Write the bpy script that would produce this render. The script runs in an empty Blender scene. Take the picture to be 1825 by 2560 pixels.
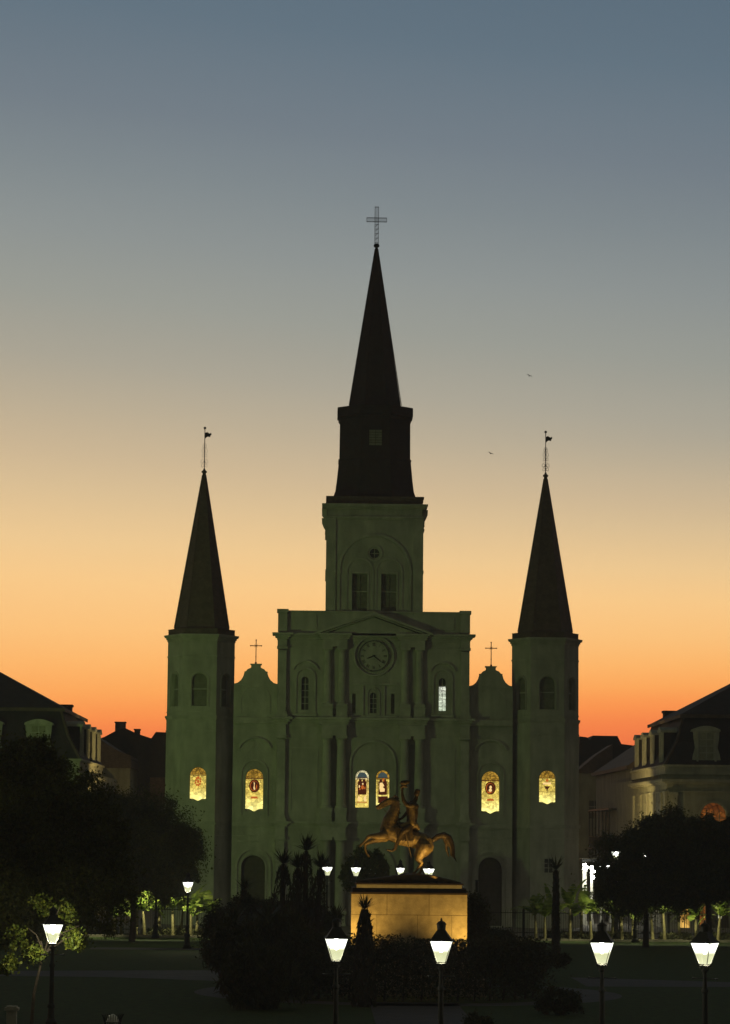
import bpy, bmesh, math, random
import numpy as np
from mathutils import Vector, Matrix
from mathutils.geometry import tessellate_polygon
R = math.radians
PI = math.pi
random.seed(7)
rng = np.random.default_rng(11)
scn = bpy.context.scene
COL = scn.collection

# ------------------------------------------------------------------ camera
FPX = 7000.0; PSI = R(.877); TH = math.atan(805/7000); RHO = .0095
CAM = Vector((0, 0, 6.65))
Fv = Vector((math.sin(PSI)*math.cos(TH), math.cos(PSI)*math.cos(TH), math.sin(TH)))
Rv = Vector((math.cos(PSI), -math.sin(PSI), 0)); Uv = Rv.cross(Fv)
r2 = Rv*math.cos(RHO) + Uv*math.sin(RHO)
u2 = -Rv*math.sin(RHO) + Uv*math.cos(RHO)
cd = bpy.data.cameras.new('camera'); cam = bpy.data.objects.new('camera', cd); COL.objects.link(cam)
mw = Matrix((r2, u2, -Fv)).transposed().to_4x4(); mw.translation = CAM
cam.matrix_world = mw
cd.sensor_fit = 'VERTICAL'; cd.sensor_height = 24; cd.lens = 24*FPX/2560
cd.clip_end = 20000; cd.clip_start = .5
scn.camera = cam

def at(u, v, Y):
    """a measured sight line met with the plane y = Y -> (x, z)"""
    p = u-912.5; q = v-1280
    a = (p*math.cos(RHO)+q*math.sin(RHO))/FPX; b = -(-p*math.sin(RHO)+q*math.cos(RHO))/FPX
    d = Fv + a*Rv + b*Uv; t = Y/d.y
    return t*d.x, CAM.z+t*d.z

# ------------------------------------------------------------------ world: dusk sky
w = bpy.data.worlds.new("World"); scn.world = w; w.use_nodes = True
nt = w.node_tree; N = nt.nodes; L = nt.links; N.clear()
def nd(nodes, t, **k):
    n = nodes.new(t)
    for a, b in k.items(): setattr(n, a, b)
    return n
def lin(c):
    return tuple(((x/255)/12.92 if x/255 <= .04045 else ((x/255+.055)/1.055)**2.4) for x in c)
out = nd(N, 'ShaderNodeOutputWorld'); bg = nd(N, 'ShaderNodeBackground'); L.new(bg.outputs[0], out.inputs[0])
tc = nd(N, 'ShaderNodeTexCoord'); sx = nd(N, 'ShaderNodeSeparateXYZ'); L.new(tc.outputs['Generated'], sx.inputs[0])
def mth(op, a, b=None, c=None, clamp=False, nodes=N, links=L):
    n = nodes.new('ShaderNodeMath'); n.operation = op; n.use_clamp = clamp
    for i, s in enumerate((a, b, c)):
        if s is None: continue
        if isinstance(s, (int, float)): n.inputs[i].default_value = s
        else: links.new(s, n.inputs[i])
    return n.outputs[0]
el = mth('ARCSINE', sx.outputs[2])
az = mth('ARCTAN2', sx.outputs[0], sx.outputs[1])          # 0 = the sunset direction, + to the right
eld = mth('MULTIPLY', el, 57.2958)
# the warm band sits a little higher to the left, where the sun went down
azs = mth('MULTIPLY', az, 57.2958)
tt = mth('DIVIDE', mth('ADD', mth('MINIMUM', mth('MAXIMUM', azs, -18.), 18.), 5.8), 11.6)
aa = mth('MINIMUM', mth('MAXIMUM', mth('MULTIPLY', mth('ADD', eld, -3.8), .27), -.28), 1.15)
eld2 = mth('ADD', mth('ADD', eld, mth('MULTIPLY', tt, aa)), -.28)
fac = mth('DIVIDE', mth('ADD', eld2, 1.0), 31.0, clamp=True)     # -1 .. 30 deg
rp = nd(N, 'ShaderNodeValToRGB'); L.new(fac, rp.inputs[0])
SKY = [(-1, (170, 84, 56)), (1.1, (236, 112, 66)), (1.7, (247, 132, 72)), (2.05, (252, 149, 78)), (2.5, (254, 168, 90)), (3.1, (255, 183, 106)), (3.8, (254, 195, 123)), (4.8, (251, 203, 138)),
       (5.6, (240, 202, 146)), (6.7, (220, 192, 149)), (7.4, (207, 184, 149)), (8.45, (188, 174, 149)), (9.4, (171, 165, 149)), (10.7, (153, 155, 147)),
       (12.0, (139, 145, 144)), (13.3, (125, 134, 138)), (14.6, (112, 123, 132)), (16.6, (95, 112, 125)), (21, (72, 94, 112)), (30, (48, 66, 84))]
cr = rp.color_ramp; cr.interpolation = 'EASE' if False else 'LINEAR'
while len(cr.elements) > 1: cr.elements.remove(cr.elements[-1])
for i, (e, c) in enumerate(SKY):
    p = (e+1)/31
    el_ = cr.elements[0] if i == 0 else cr.elements.new(p)
    el_.position = p; el_.color = (*lin(c), 1)
# away from the sunset the sky is a dim blue grey
dotw = mth('COSINE', az)
west = mth('POWER', mth('MAXIMUM', dotw, 0.0), 1.5, clamp=True)
zen = mth('SUBTRACT', 1.0, mth('DIVIDE', mth('MAXIMUM', mth('ADD', eld, -22.), 0.0), 55.0), clamp=True)
wz = mth('MULTIPLY', west, zen)
ns = nd(N, 'ShaderNodeTexNoise'); ns.inputs['Scale'].default_value = 3.0; ns.inputs['Detail'].default_value = 3
mp = nd(N, 'ShaderNodeMapping'); mp.inputs['Scale'].default_value = (1, 1, 9); L.new(tc.outputs['Generated'], mp.inputs[0]); L.new(mp.outputs[0], ns.inputs[0])
var = mth('ADD', mth('MULTIPLY', ns.outputs['Fac'], .05), .985)
mul = nd(N, 'ShaderNodeMix', data_type='RGBA', blend_type='MULTIPLY'); mul.inputs[0].default_value = 1
L.new(rp.outputs[0], mul.inputs[6])
cmb = nd(N, 'ShaderNodeCombineColor')
for i in range(3): L.new(var, cmb.inputs[i])
L.new(cmb.outputs[0], mul.inputs[7])
mix = nd(N, 'ShaderNodeMix', data_type='RGBA'); L.new(wz, mix.inputs[0])
mix.inputs[6].default_value = (.047, .046, .032, 1); L.new(mul.outputs[2], mix.inputs[7])
L.new(mix.outputs[2], bg.inputs[0]); bg.inputs[1].default_value = 1.14

scn.view_settings.view_transform = 'Standard'; scn.view_settings.look = 'None'
scn.view_settings.exposure = 0; scn.view_settings.gamma = 1
scn.cycles.use_denoising = True
scn.cycles.sample_clamp_indirect = 2.0
scn.cycles.max_bounces = 5

def light(name, kind, loc, energy, color, parent=None, radius=.1, target=None, spot=60, blend=.5):
    d = bpy.data.lights.new(name, kind); d.energy = energy; d.color = color
    if kind in ('POINT', 'SPOT'): d.shadow_soft_size = radius
    if kind == 'SPOT': d.spot_size = R(spot); d.spot_blend = blend
    o = bpy.data.objects.new(name, d); COL.objects.link(o); o.location = loc
    if target is not None:
        o.rotation_euler = (Vector(target)-Vector(loc)).to_track_quat('-Z', 'Y').to_euler()
    if parent: o.parent = parent
    return o

# an assumed greenish flood light that rakes the church front from the left
light('church_flood', 'SPOT', (-31, 170, 8), 7900, (.62, 1.0, .24), radius=.3, target=(-5, 206, 18), spot=66, blend=1.0)

# ------------------------------------------------------------------ materials
def mat(name, col, rough=.8, var=.25, vscale=1.5, metal=0, bump=0, bscale=20, spec=.3, streak=0, col2=None, brick=None):
    m = bpy.data.materials.new(name); m.use_nodes = True; n = m.node_tree.nodes; l = m.node_tree.links
    b = n['Principled BSDF']; b.inputs['Roughness'].default_value = rough; b.inputs['Metallic'].default_value = metal
    b.inputs['Specular IOR Level'].default_value = spec
    t = n.new('ShaderNodeTexCoord'); nz = n.new('ShaderNodeTexNoise'); nz.inputs['Scale'].default_value = vscale; nz.inputs['Detail'].default_value = 6
    nz.inputs['Roughness'].default_value = .65
    l.new(t.outputs['Object'], nz.inputs[0])
    r = n.new('ShaderNodeValToRGB'); l.new(nz.outputs['Fac'], r.inputs[0])
    c2 = col2 if col2 else tuple(c*(1-var) for c in col)
    r.color_ramp.elements[0].position = .35; r.color_ramp.elements[1].position = .65
    r.color_ramp.elements[0].color = (*c2, 1); r.color_ramp.elements[1].color = (*col, 1)
    cout = r.outputs[0]
    def mulc(cin, s, lo, hi):
        rr = n.new('ShaderNodeMapRange'); l.new(s, rr.inputs[0]); rr.inputs[1].default_value = .3; rr.inputs[2].default_value = .7
        rr.inputs[3].default_value = lo; rr.inputs[4].default_value = hi
        cc = n.new('ShaderNodeCombineColor')
        for i in range(3): l.new(rr.outputs[0], cc.inputs[i])
        mm = n.new('ShaderNodeMix'); mm.data_type = 'RGBA'; mm.blend_type = 'MULTIPLY'; mm.inputs[0].default_value = 1
        l.new(cin, mm.inputs[6]); l.new(cc.outputs[0], mm.inputs[7]); return mm.outputs[2]
    if streak:
        mpn = n.new('ShaderNodeMapping'); mpn.inputs['Scale'].default_value = (1.3, 1.3, .28); l.new(t.outputs['Object'], mpn.inputs[0])
        n3 = n.new('ShaderNodeTexNoise'); n3.inputs['Scale'].default_value = 1.4; n3.inputs['Detail'].default_value = 5; l.new(mpn.outputs[0], n3.inputs[0])
        cout = mulc(cout, n3.outputs['Fac'], 1-streak, 1)
    if brick:
        mpn = n.new('ShaderNodeMapping'); l.new(t.outputs['Object'], mpn.inputs[0]); mpn.inputs['Rotation'].default_value = (R(90), 0, 0)
        bt = n.new('ShaderNodeTexBrick'); l.new(mpn.outputs[0], bt.inputs[0]); bt.inputs['Scale'].default_value = brick
        bt.inputs['Color1'].default_value = (1, 1, 1, 1); bt.inputs['Color2'].default_value = (.72, .72, .72, 1); bt.inputs['Mortar'].default_value = (.4, .4, .4, 1)
        mm = n.new('ShaderNodeMix'); mm.data_type = 'RGBA'; mm.blend_type = 'MULTIPLY'; mm.inputs[0].default_value = 1
        l.new(cout, mm.inputs[6]); l.new(bt.outputs['Color'], mm.inputs[7]); cout = mm.outputs[2]
    l.new(cout, b.inputs['Base Color'])
    if bump:
        n2 = n.new('ShaderNodeTexNoise'); n2.inputs['Scale'].default_value = bscale; n2.inputs['Detail'].default_value = 5; l.new(t.outputs['Object'], n2.inputs[0])
        bp = n.new('ShaderNodeBump'); bp.inputs['Strength'].default_value = bump; bp.inputs['Distance'].default_value = .05
        l.new(n2.outputs['Fac'], bp.inputs['Height']); l.new(bp.outputs[0], b.inputs['Normal'])
    return m

def leafmat(name, c1, c2, c3, trans=.25):
    m = bpy.data.materials.new(name); m.use_nodes = True; n = m.node_tree.nodes; l = m.node_tree.links
    b = n['Principled BSDF']; b.inputs['Roughness'].default_value = .6; b.inputs['Specular IOR Level'].default_value = .25
    g = n.new('ShaderNodeNewGeometry'); r = n.new('ShaderNodeValToRGB'); l.new(g.outputs['Random Per Island'], r.inputs[0])
    r.color_ramp.elements[0].color = (*c1, 1); r.color_ramp.elements[1].color = (*c3, 1)
    e = r.color_ramp.elements.new(.55); e.color = (*c2, 1)
    l.new(r.outputs[0], b.inputs['Base Color'])
    if trans:
        tr = n.new('ShaderNodeBsdfTranslucent'); l.new(r.outputs[0], tr.inputs[0])
        mx = n.new('ShaderNodeMixShader'); mx.inputs[0].default_value = trans
        l.new(b.outputs[0], mx.inputs[1]); l.new(tr.outputs[0], mx.inputs[2]); l.new(mx.outputs[0], n['Material Output'].inputs[0])
    return m

def emit(name, col, strength=1.0):
    m = bpy.data.materials.new(name); m.use_nodes = True; n = m.node_tree.nodes; l = m.node_tree.links
    n.remove(n['Principled BSDF']); e = n.new('ShaderNodeEmission'); e.inputs[0].default_value = (*col, 1); e.inputs[1].default_value = strength
    l.new(e.outputs[0], n['Material Output'].inputs[0]); return m

M = {}
M['stucco'] = mat('cream_stucco', (.52, .51, .44), .9, .30, .45, bump=.35, bscale=7, streak=.26)
M['trim'] = mat('pale_trim', (.52, .51, .44), .85, .28, 1.0, bump=.2, bscale=12, streak=.22)
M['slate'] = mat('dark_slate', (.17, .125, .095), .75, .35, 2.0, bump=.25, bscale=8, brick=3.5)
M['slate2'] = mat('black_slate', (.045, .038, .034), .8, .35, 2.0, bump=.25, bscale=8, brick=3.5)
M['louvre'] = mat('dark_louvre', (.24, .24, .18), .8, .3, 3)
M['shutter'] = mat('grey_shutter', (.32, .32, .24), .8, .3, 3)
M['darkglass'] = mat('unlit_glass', (.07, .072, .065), .35, .3, 3, spec=.5)
M['iron'] = mat('black_iron', (.028, .029, .026), .6, .3, 6, spec=.3)
M['rediron'] = mat('red_brown_iron', (.22, .035, .02), .6, .3, 6)
M['door'] = mat('dark_door', (.10, .085, .065), .7, .3, 4)
M['cabwall'] = mat('grey_stucco', (.42, .41, .31), .9, .25, .6, bump=.3, bscale=8, streak=.35)
M['cabtrim'] = mat('grey_trim', (.48, .46, .36), .85, .25, 1.4, streak=.3)
M['mansard'] = mat('mansard_slate', (.055, .048, .052), .8, .35, 1.5, bump=.3, brick=3)
M['dormer'] = mat('pale_dormer_paint', (.50, .50, .42), .8, .25, 2, streak=.25)
M['brick'] = mat('old_brick', (.20, .13, .09), .9, .4, 2.5, brick=3, bump=.3)
M['grass'] = mat('lawn_grass', (.055, .095, .014), .95, .45, 2.2, bump=.5, bscale=25, col2=(.03, .052, .008))
M['path'] = mat('slate_paving', (.11, .105, .105), .8, .3, .9, bump=.2, bscale=15)
M['paving'] = mat('street_paving', (.20, .19, .17), .85, .3, .8, bump=.2, bscale=8)
M['kerb'] = mat('kerb_stone', (.40, .37, .27), .85, .3, 2, bump=.3)
M['soil'] = mat('bed_soil', (.07, .055, .03), .95, .4, 3, bump=.5)
M['granite'] = mat('pedestal_stone', (.50, .41, .27), .75, .35, 2.6, bump=.25, bscale=10, streak=.15)
M['joint'] = mat('stone_joint', (.10, .07, .04), .9, .2, 3)
M['moulding'] = mat('dark_moulding', (.045, .03, .022), .7, .3, 3)
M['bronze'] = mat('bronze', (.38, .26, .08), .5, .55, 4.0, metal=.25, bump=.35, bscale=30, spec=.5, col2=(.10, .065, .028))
M['bronze_shade'] = mat('dark_shaded_bronze', (.11, .075, .03), .5, .5, 5.0, metal=.3, bump=.35, bscale=30)  # darker copy of the bronze; the rider's shade is put into its colour
M['bark'] = mat('bark', (.07, .055, .038), .95, .4, 6, bump=.8, bscale=18)
M['stem'] = mat('banana_stem', (.30, .27, .12), .7, .45, 5, streak=.3)
M['skirt'] = leafmat('dead_frond_skirt', (.035, .033, .018), (.05, .045, .022), (.07, .06, .03), 0)
M['oak'] = leafmat('oak_leaf', (.05, .06, .018), (.08, .09, .022), (.12, .13, .03))
M['oakwarm'] = leafmat('low_bough_leaf', (.06, .09, .012), (.10, .13, .014), (.16, .17, .02), .3)
M['shrub'] = leafmat('shrub_leaf', (.04, .046, .02), (.06, .065, .025), (.09, .09, .035))
M['yucca'] = leafmat('yucca_leaf', (.035, .042, .018), (.05, .06, .022), (.07, .08, .03), .1)
M['banana'] = leafmat('banana_leaf', (.13, .20, .03), (.22, .31, .05), (.36, .42, .10), .35)
M['concrete'] = mat('pale_concrete', (.35, .33, .27), .9, .3, 4, bump=.3)
M['white'] = mat('white_paint', (.78, .78, .70), .6, .1, 4)
M['bulb'] = emit('lamp_bulb', (1, 1, .93), 30)
M['bulbwarm'] = emit('warm_bulb', (1, .93, .72), 14)
M['clockdark'] = mat('grey_clock_paint', (.14, .14, .12), .7, .3, 3)  # dark grey for the clock's rim and numerals

# lantern glass: milky pane, part see-through, lit from the bulb at its top
def lantern_glass():
    m = bpy.data.materials.new('lantern_glass'); m.use_nodes = True; n = m.node_tree.nodes; l = m.node_tree.links
    n.remove(n['Principled BSDF'])
    t = n.new('ShaderNodeTexCoord'); s = n.new('ShaderNodeSeparateXYZ'); l.new(t.outputs['Generated'], s.inputs[0])
    r = n.new('ShaderNodeValToRGB'); l.new(s.outputs[2], r.inputs[0])
    e0, e1 = r.color_ramp.elements; e0.position = 0; e0.color = (1.0, 1.02, .62, 1); e1.position = .68; e1.color = (3., 3.1, 2.6, 1)
    k = r.color_ramp.elements.new(.45); k.color = (.92, .95, .52, 1)
    nz = n.new('ShaderNodeTexNoise'); nz.inputs['Scale'].default_value = 3.2; l.new(t.outputs['Object'], nz.inputs[0])
    mr = n.new('ShaderNodeMapRange'); l.new(nz.outputs['Fac'], mr.inputs[0]); mr.inputs[3].default_value = .75; mr.inputs[4].default_value = 1.5
    em = n.new('ShaderNodeEmission'); l.new(r.outputs[0], em.inputs[0]); l.new(mr.outputs[0], em.inputs[1])
    tr = n.new('ShaderNodeBsdfTransparent'); mx = n.new('ShaderNodeMixShader'); mx.inputs[0].default_value = .5
    l.new(tr.outputs[0], mx.inputs[1]); l.new(em.outputs[0], mx.inputs[2]); l.new(mx.outputs[0], n['Material Output'].inputs[0])
    return m
M['lglass'] = lantern_glass()

# leaded stained glass; glow of a lamp behind its foot put into the colour
def stained(name, foot, mid, top, dark, s=1.0, lead=5.0, strength=1.0, z0=0., z1=1.):
    m = bpy.data.materials.new(name); m.use_nodes = True; n = m.node_tree.nodes; l = m.node_tree.links
    n.remove(n['Principled BSDF'])
    t = n.new('ShaderNodeTexCoord'); sp = n.new('ShaderNodeSeparateXYZ'); l.new(t.outputs['Generated'], sp.inputs[0])
    r = n.new('ShaderNodeValToRGB'); l.new(sp.outputs[2], r.inputs[0])
    r.color_ramp.elements[0].position = .02; r.color_ramp.elements[0].color = (*foot, 1)
    r.color_ramp.elements[1].position = .95; r.color_ramp.elements[1].color = (*top, 1)
    for p, c in ((.2, tuple(a*.6+b*.4 for a, b in zip(foot, mid))), (.42, mid), (.72, mid), (.78, top)):
        e = r.color_ramp.elements.new(p); e.color = (*c, 1)
    vo = n.new('ShaderNodeTexVoronoi'); vo.feature = 'DISTANCE_TO_EDGE'; vo.inputs['Scale'].default_value = lead; l.new(t.outputs['Object'], vo.inputs[0])
    vr = n.new('ShaderNodeMapRange'); l.new(vo.outputs['Distance'], vr.inputs[0]); vr.inputs[1].default_value = 0; vr.inputs[2].default_value = .12
    # the leading drowns in the glare of the foot and shows towards the top
    tz = n.new('ShaderNodeMapRange'); l.new(sp.outputs[2], tz.inputs[0]); tz.inputs[1].default_value = .15; tz.inputs[2].default_value = .8
    tz.inputs[3].default_value = .8; tz.inputs[4].default_value = .12
    l.new(tz.outputs[0], vr.inputs[3]); vr.inputs[4].default_value = 1
    vc = n.new('ShaderNodeTexVoronoi'); vc.inputs['Scale'].default_value = lead; l.new(t.outputs['Object'], vc.inputs[0])
    cr2 = n.new('ShaderNodeMapRange'); sc = n.new('ShaderNodeSeparateColor'); l.new(vc.outputs['Color'], sc.inputs[0]); l.new(sc.outputs[0], cr2.inputs[0])
    cr2.inputs[3].default_value = .55; cr2.inputs[4].default_value = 1.2
    ml = n.new('ShaderNodeMath'); ml.operation = 'MULTIPLY'; l.new(vr.outputs[0], ml.inputs[0]); l.new(cr2.outputs[0], ml.inputs[1])
    m2 = n.new('ShaderNodeMath'); m2.operation = 'MULTIPLY'; l.new(ml.outputs[0], m2.inputs[0]); m2.inputs[1].default_value = strength
    e = n.new('ShaderNodeEmission'); l.new(r.outputs[0], e.inputs[0]); l.new(m2.outputs[0], e.inputs[1])
    l.new(e.outputs[0], n['Material Output'].inputs[0]); return m
M['sg_yellow'] = stained('amber_stained_glass', (1.7, 1.5, .48), (1.0, .74, .14), (.45, .25, .03), 0)
M['sg_pale'] = stained('pale_stained_glass', (1.3, 1.0, .20), (1.1, .78, .2), (1.0, .9, .5), 0, lead=5)
M['sg_white'] = stained('white_leaded_glass', (.62, .72, .52), (.95, 1.05, .8), (.95, 1.0, .8), 0, lead=7)
M['sg_blue'] = emit('blue_grey_glass', (.05, .075, .075))
M['sg_dark'] = emit('wine_dark_glass', (.06, .012, .004))
M['sg_red'] = emit('orange_red_glass', (.55, .13, .02))
M['sg_hi'] = emit('cream_bright_glass', (1.1, .75, .30))
M['orangelit'] = stained('lamplit_orange_room', (.36, .13, .02), (.22, .07, .012), (.14, .04, .008), 0, lead=2.2)
M['yellowlit'] = stained('lamplit_yellow_room', (.95, .55, .12), (.8, .42, .07), (.8, .5, .12), 0, lead=1.3)
M['whitelit'] = stained('lamplit_white_room', (.9, .9, .6), (.9, .85, .5), (.5, .42, .2), 0, lead=3)

# ------------------------------------------------------------------ mesh helpers
class MB:
    def __init__(s): s.v = []; s.f = []; s.m = []
    def add(s, vs, fs, mi=0):
        o = len(s.v); s.v += [tuple(x) for x in vs]; s.f += [tuple(i+o for i in f) for f in fs]; s.m += [mi]*len(fs); return s
    def box(s, x0, x1, y0, y1, z0, z1, mi=0):
        v = [(x, y, z) for z in (z0, z1) for y in (y0, y1) for x in (x0, x1)]
        return s.add(v, [(0, 2, 3, 1), (4, 5, 7, 6), (0, 1, 5, 4), (2, 6, 7, 3), (0, 4, 6, 2), (1, 3, 7, 5)], mi)
    def prism(s, prof, y0, y1, mi=0):        # profile in x,z pushed along y
        n = len(prof); v = [(x, y0, z) for x, z in prof]+[(x, y1, z) for x, z in prof]
        return s.add(v, [tuple(range(n)), tuple(range(2*n-1, n-1, -1))]+[(i, i+n, (i+1) % n+n, (i+1) % n) for i in range(n)], mi)
    def prismx(s, prof, x0, x1, mi=0):       # profile in y,z pushed along x
        n = len(prof); v = [(x0, y, z) for y, z in prof]+[(x1, y, z) for y, z in prof]
        return s.add(v, [tuple(range(n)), tuple(range(2*n-1, n-1, -1))]+[(i, i+n, (i+1) % n+n, (i+1) % n) for i in range(n)], mi)
    def lathe(s, cx, cy, prof, n=16, rot=0, mi=0, sy=1):     # profile of (r,z)
        v = []; f = []
        for r, z in prof: v += [(cx+r*math.cos(rot+2*PI*k/n), cy+sy*r*math.sin(rot+2*PI*k/n), z) for k in range(n)]
        for j in range(len(prof)-1):
            for k in range(n): f.append((j*n+k, j*n+(k+1) % n, (j+1)*n+(k+1) % n, (j+1)*n+k))
        f.append(tuple(range(n-1, -1, -1))); f.append(tuple(range((len(prof)-1)*n, len(prof)*n)))
        return s.add(v, f, mi)
    def tube(s, pts, rad, n=8, mi=0):
        pts = [Vector(p) for p in pts]; rad = rad if hasattr(rad, '__len__') else [rad]*len(pts); v = []; f = []
        for i, p in enumerate(pts):
            d = (pts[min(i+1, len(pts)-1)]-pts[max(i-1, 0)]).normalized()
            a = d.orthogonal().normalized() if i == 0 else (a-d*a.dot(d)).normalized()
            b = d.cross(a)
            v += [p+rad[i]*(a*math.cos(2*PI*k/n)+b*math.sin(2*PI*k/n)) for k in range(n)]
        for j in range(len(pts)-1):
            for k in range(n): f.append((j*n+k, j*n+(k+1) % n, (j+1)*n+(k+1) % n, (j+1)*n+k))
        f.append(tuple(range(n-1, -1, -1))); f.append(tuple(range((len(pts)-1)*n, len(pts)*n)))
        return s.add(v, f, mi)
    def ball(s, c, r, mi=0, n=10, sz=1):
        k = 6; return s.lathe(c[0], c[1], [(max(.001, r*math.sin(PI*j/k)), c[2]-r*sz*math.cos(PI*j/k)) for j in range(k+1)], n, 0, mi)
    def build(s, name, mats, parent=None, loc=None, rz=0, smooth=False):
        me = bpy.data.meshes.new(name); me.from_pydata(s.v, [], s.f)
        for m in (mats if isinstance(mats, (list, tuple)) else [mats]): me.materials.append(M[m] if isinstance(m, str) else m)
        me.polygons.foreach_set('material_index', s.m)
        if smooth: me.polygons.foreach_set('use_smooth', [True]*len(me.polygons))
        me.update(); o = bpy.data.objects.new(name, me); COL.objects.link(o)
        if parent: o.parent = parent
        if loc is not None: o.location = loc
        o.rotation_euler.z = rz
        return o

def arch_pts(cx, hw, z0, ztop, n=10, e=1.0):
    """outline of a round-headed opening: straight jambs, half-round head"""
    zs = ztop-hw*e
    return [(cx-hw, z0), (cx+hw, z0)]+[(cx+hw*math.cos(PI*k/n), zs+hw*e*math.sin(PI*k/n)) for k in range(n+1)]
def rect_pts(x0, x1, z0, z1): return [(x0, z0), (x1, z0), (x1, z1), (x0, z1)]
def frame_map(o, xd, yd):
    o = Vector(o); xd = Vector(xd); yd = Vector(yd)
    return lambda x, z, d=0: tuple(o+xd*x+yd*d+Vector((0, 0, z)))
FRONT = frame_map((0, 0, 0), (1, 0, 0), (0, 1, 0))
def panel(mb, outer, holes, f=FRONT, d=0., depth=.35, mi=0):
    """wall sheet with real openings and their reveals; depth goes into the wall"""
    polys = [outer]+holes
    flat = [p for q in polys for p in q]
    tris = tessellate_polygon([[Vector((x, z, 0)) for x, z in q] for q in polys])
    mb.add([f(x, z, d) for x, z in flat], [tuple(t) for t in tris], mi)
    for h in holes:
        n = len(h); mb.add([f(x, z, d) for x, z in h]+[f(x, z, d+depth) for x, z in h], [(i, (i+1) % n, (i+1) % n+n, i+n) for i in range(n)], mi)
def plate(mb, pts, f=FRONT, d0=0., d1=.1, mi=0):
    n = len(pts); mb.add([f(x, z, d0) for x, z in pts]+[f(x, z, d1) for x, z in pts],
        [tuple(range(n)), tuple(range(2*n-1, n-1, -1))]+[(i, i+n, (i+1) % n+n, (i+1) % n) for i in range(n)], mi)
def band(mb, outer, inner, f=FRONT, d0=-.1, d1=0., mi=0):
    """flat strip between two outlines with the same number of points (open at the ends)"""
    n = len(outer)
    v = [f(x, z, d0) for x, z in outer]+[f(x, z, d0) for x, z in inner]+[f(x, z, d1) for x, z in outer]+[f(x, z, d1) for x, z in inner]
    fs = []
    for i in range(n-1): fs += [(i, i+1, n+i+1, n+i), (i, 2*n+i, 2*n+i+1, i+1), (n+i, n+i+1, 3*n+i+1, 3*n+i)]
    fs += [(0, n, 3*n, 2*n), (n-1, 2*n-1, 4*n-1, 3*n-1)]
    mb.add(v, fs, mi)
def arc(cx, cz, r, a0=0, a1=180, n=20): return [(cx+r*math.cos(R(a0+(a1-a0)*k/n)), cz+r*math.sin(R(a0+(a1-a0)*k/n))) for k in range(n+1)]
def jamb_arc(cx, hw, z0, ztop, n=14):
    zs = ztop-hw
    return [(cx+hw, z0)]+arc(cx, zs, hw, 0, 180, n)+[(cx-hw, z0)]
def bars(mb, x0, x1, z0, z1, nx, nz, f, d0, d1, t=.03, mi=0):
    for i in range(1, nx): x = x0+(x1-x0)*i/nx; plate(mb, rect_pts(x-t/2, x+t/2, z0, z1), f, d0, d1, mi)
    for i in range(1, nz): z = z0+(z1-z0)*i/nz; plate(mb, rect_pts(x0, x1, z-t/2, z+t/2), f, d0-.003, d1-.003, mi)

def tag(o, label=None, cat=None, group=None, kind=None):
    if label: o['label'] = label
    if cat: o['category'] = cat
    if group: o['group'] = group
    if kind: o['kind'] = kind
    return o
def empty(name, loc, label, cat, group=None, rz=0):
    o = bpy.data.objects.new(name, None); COL.objects.link(o); o.location = loc; o.rotation_euler.z = rz; o.empty_display_size = .5
    return tag(o, label, cat, group)
def kids(o): return [c for c in bpy.data.objects if c.parent == o]
def copy_tree(o, parent=None, skip_light=False):
    c = o.copy(); COL.objects.link(c); c.parent = parent
    for ch in kids(o):
        copy_tree(ch, c)
    return c

# ------------------------------------------------------------------ ground
tag(MB().add([(-3000, -200, 0), (3000, -200, 0), (3000, 5000, 0), (-3000, 5000, 0)], [(0, 1, 2, 3)]).build('ground', 'grass'), kind='structure')
AX = 3.88; SX = 3.83
def sheet(name, polys, m, z):
    b = MB()
    for p in polys: b.add([(x, y, z) for x, y in p], [tuple(range(len(p)))])
    return tag(b.build(name, m), kind='structure')
def ring(cx, cy, r0, r1, n=48): return [[(cx+r*math.cos(2*PI*k/n), cy+r*math.sin(2*PI*k/n)) for r, k in ((r0, i), (r1, i), (r1, i+1), (r0, i+1))] for i in range(n)]
sheet('path', [[(SX-1.75, 20), (SX+1.75, 20), (SX+1.75, 113), (SX-1.75, 113)], [(-9.5, 130.5), (-4.5, 128), (-4.5, 138), (-30, 131.8)],
     [(12, 126), (22, 127), (22, 129.5), (12, 134)], [(SX-1.7, 132), (SX+1.7, 132), (SX+1.7, 180), (SX-1.7, 180)]]+ring(SX, 119.5, 7.2, 9.0), 'path', .004)
sheet('street', [[(-400, 186.5), (400, 186.5), (400, 420), (-400, 420)]], 'paving', .008)
sheet('planting_bed', [[(-60, 180.3), (0.5, 180.3), (.5, 186.4), (-60, 186.4)], [(7.2, 180.3), (70, 180.3), (70, 186.4), (7.2, 186.4)]], 'soil', .012)
kb = MB()
for x0, x1 in ((-60, .4), (7.3, 70)):
    x = x0
    while x < x1:
        l_ = random.uniform(1.2, 2.2); kb.box(x, min(x+l_-.02, x1), 179.9+random.uniform(-.02, .02), 180.28, 0, .13+random.uniform(-.01, .015)); x += l_
tag(kb.build('kerb', 'kerb'), kind='structure')
sheet('lamp_footpath', [[(-13, 160.8), (-3, 161.3), (-3, 164.2), (-13, 163.6)]], 'path', .006)

# ------------------------------------------------------------------ cathedral
CY = 205.0
cat = empty('cathedral', (AX, CY, 0), 'cream stucco triple-spired cathedral facing the square, lit stained glass in its front', 'cathedral')
def P(name, mb, m, parent=None, **k): return mb.build(name, m, parent or cat, **k)

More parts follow.
